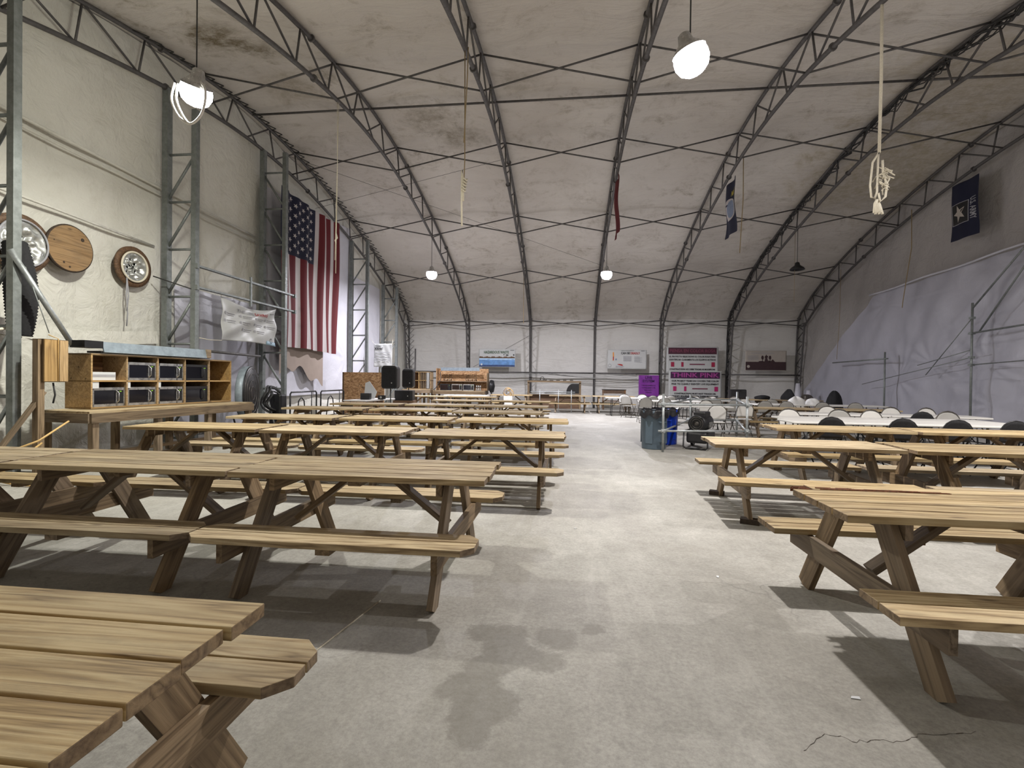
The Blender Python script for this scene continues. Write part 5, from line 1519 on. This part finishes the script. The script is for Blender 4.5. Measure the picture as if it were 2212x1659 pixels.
# cables on floor left
pipe('extension_cord', [(1.3, 6.9, .45), (1.4, 6.5, .25), (1.25, 6.35, .05), (1.6, 6.3, .02), (2.3, 6.2, .02)], .012, M['cable_y'], 'tan cord looping beside the leftmost column', 'cord')
pipe('extension_cord', [(1.35, 6.1, .3), (1.8, 6.45, .55), (1.6, 7.0, .75)], .012, M['cable_y'], 'tan cord rising to the wooden counter', 'cord')
pipe('floor_line', [(7.2, 3.1, .003), (7.35, 3.9, .003)], .004, M['rope'], 'thin pale line lying on the floor under the second row table', 'line')
for i, (x, y, s, mt, lab) in enumerate(((9.80, 3.28, .022, 'paper', 'small white scrap on the floor at lower right'), (9.6, 4.6, .02, 'paper', 'tiny white scrap on the aisle floor'), (8.6, 5.6, .015, 'paper', 'tiny pale crumb on the floor near the second row'), (9.15, 2.42, .008, 'stainless', 'tiny shiny bit on the stained floor'))):
    o = MB().prism([(-s, -s*.3), (s*.8, -s*.5), (s, s*.4), (-s*.5, s*.4)], 0, .003).build('floor_scrap', M[mt], None, (x, y, .001), (0, 0, i*1.3)); tag(o, lab, 'scrap')

# ------------------------------------------------------------------ lamps
def make_lamp(loc, top, label, mat, tilt=(0, 0, 0), cordx=0, lit=True, power=900, lc=(1, 1, 1)):
    t = thing('high_bay_lamp', label, 'lamp', loc)
    head = MB().lathe([(.04, .26), (.07, .24), (.09, .15), (.15, .09), (.20, .04), (.195, .03), (.15, .07), (.05, .1)] if lit else [(.04, .26), (.07, .24), (.09, .15), (.20, .07), (.245, .0), (.235, -.01), (.2, .03), (.05, .1)], n=32).build('housing', M['blackmetal'] if not lit else M['stainless'], t, rot=tilt)
    MB().tube([(0, 0, .25), (cordx*.5, 0, (top-loc[2])*.5), (cordx, 0, top-loc[2])], .009, 6).build('cord', M['cable_k'], t)
    if lit:
        MB().lathe([(.185, .03), (.20, -.02), (.20, -.09), (.165, -.17), (.10, -.22), (.001, -.24)], n=32).build('lens', mat, t, rot=tilt)
        li = bpy.data.lights.new('lamp_light', 'AREA'); li.shape = 'DISK'; li.size = .12; li.energy = power; li.color = lc
        lo = link(bpy.data.objects.new('lamp_light', li)); lo.parent = t; lo.location = (0, 0, -.30)
    return t
LP = 1.0
E1 = emis('warm green white lamp glass', (1.0, .985, .86, 1), 92)
E2 = emis('white lamp glass', (1.0, .955, .93, 1), 92)
E3 = emis('cool white lamp glass', (.93, .92, 1.0, 1), 70)
E4 = emis('cool white lamp glass faint', (.93, .92, 1.0, 1), 95)
zt = inner_at(arc_of(7.2, False))[1]; zf = inner_at(arc_of(19.2))[1]
t = make_lamp((3.3, 7.25, 5.42), zt, 'glaring lamp at upper left with a white cable loop around it', E1, (.35, .45, 0), power=258, lc=(1.0, .985, .88))
for a in (0, .25):
    cp = [(-.23+a*.1, -.12+a*.1, .02), (-.26+a*.3, -.14, -.22), (-.14+a*.25, -.14, -.46), (.04, -.14, -.56), (.2, -.14, -.42), (.25, -.14, -.15), (.16, -.12, .02)]
    cp = [tuple(.5*((2*p1[c])+(-p0[c]+p2[c])*q+(2*p0[c]-5*p1[c]+4*p2[c]-p3[c])*q*q+(-p0[c]+3*p1[c]-3*p2[c]+p3[c])*q**3) for c in range(3))
          for p0, p1, p2, p3 in ((cp[max(k-1, 0)], cp[k], cp[k+1], cp[min(k+2, 6)]) for k in range(6)) for q in (0, .2, .4, .6, .8)] + [cp[-1]]
    MB().tube(cp, .016, 8).build('cable_loop', M['plastic_white'], t)
make_lamp((9.9, 6.95, 5.28), zt, 'glaring lamp at upper right of the middle, nearest the camera', E2, (.1, -.35, 0), power=258, lc=(1.0, .95, .90))
make_lamp((3.3, 19.15, 5.45), zf, 'small bright lamp far away, left of the two under the roof', E3, power=500, lc=(.96, .94, 1.0))
make_lamp((9.9, 19.15, 5.37), zf, 'small bright lamp far away, right of the two, above the aisle', E3, power=500, lc=(.96, .94, 1.0))
make_lamp((16.5, 19.1, 5.40), zf, 'unlit dark bell lamp hanging at the right', None, lit=False)
make_lamp((16.5, 7.0, 5.4), zt, 'lamp hanging over the right-hand tables beyond the right edge', E2, power=360, lc=(1.0, .96, .93))

w = bpy.data.worlds.new('night'); S.world = w; w.use_nodes = True
w.node_tree.nodes['Background'].inputs[0].default_value = (.5, .5, .55, 1); w.node_tree.nodes['Background'].inputs[1].default_value = .02

# ------------------------------------------------------------------ camera
cam = bpy.data.cameras.new('camera'); co = link(bpy.data.objects.new('camera', cam))
cam.sensor_fit = 'HORIZONTAL'; cam.sensor_width = 36; cam.lens = 36*1050/2212; cam.clip_start = .05; cam.clip_end = 200
yaw = math.radians(6.43); pit = math.radians(-.5); rol = math.radians(.7)
Rc = Matrix.Rotation(yaw, 3, 'Z') @ Matrix.Rotation(PI/2+pit, 3, 'X') @ Matrix.Rotation(rol, 3, 'Z')
co.rotation_euler = Rc.to_euler(); co.location = (8.50, .958, 1.405)
S.camera = co
S.view_settings.view_transform = 'Standard'; S.view_settings.look = 'None'; S.view_settings.gamma = 1
S.view_settings.use_curve_mapping = False
S.view_settings.exposure = 0.15
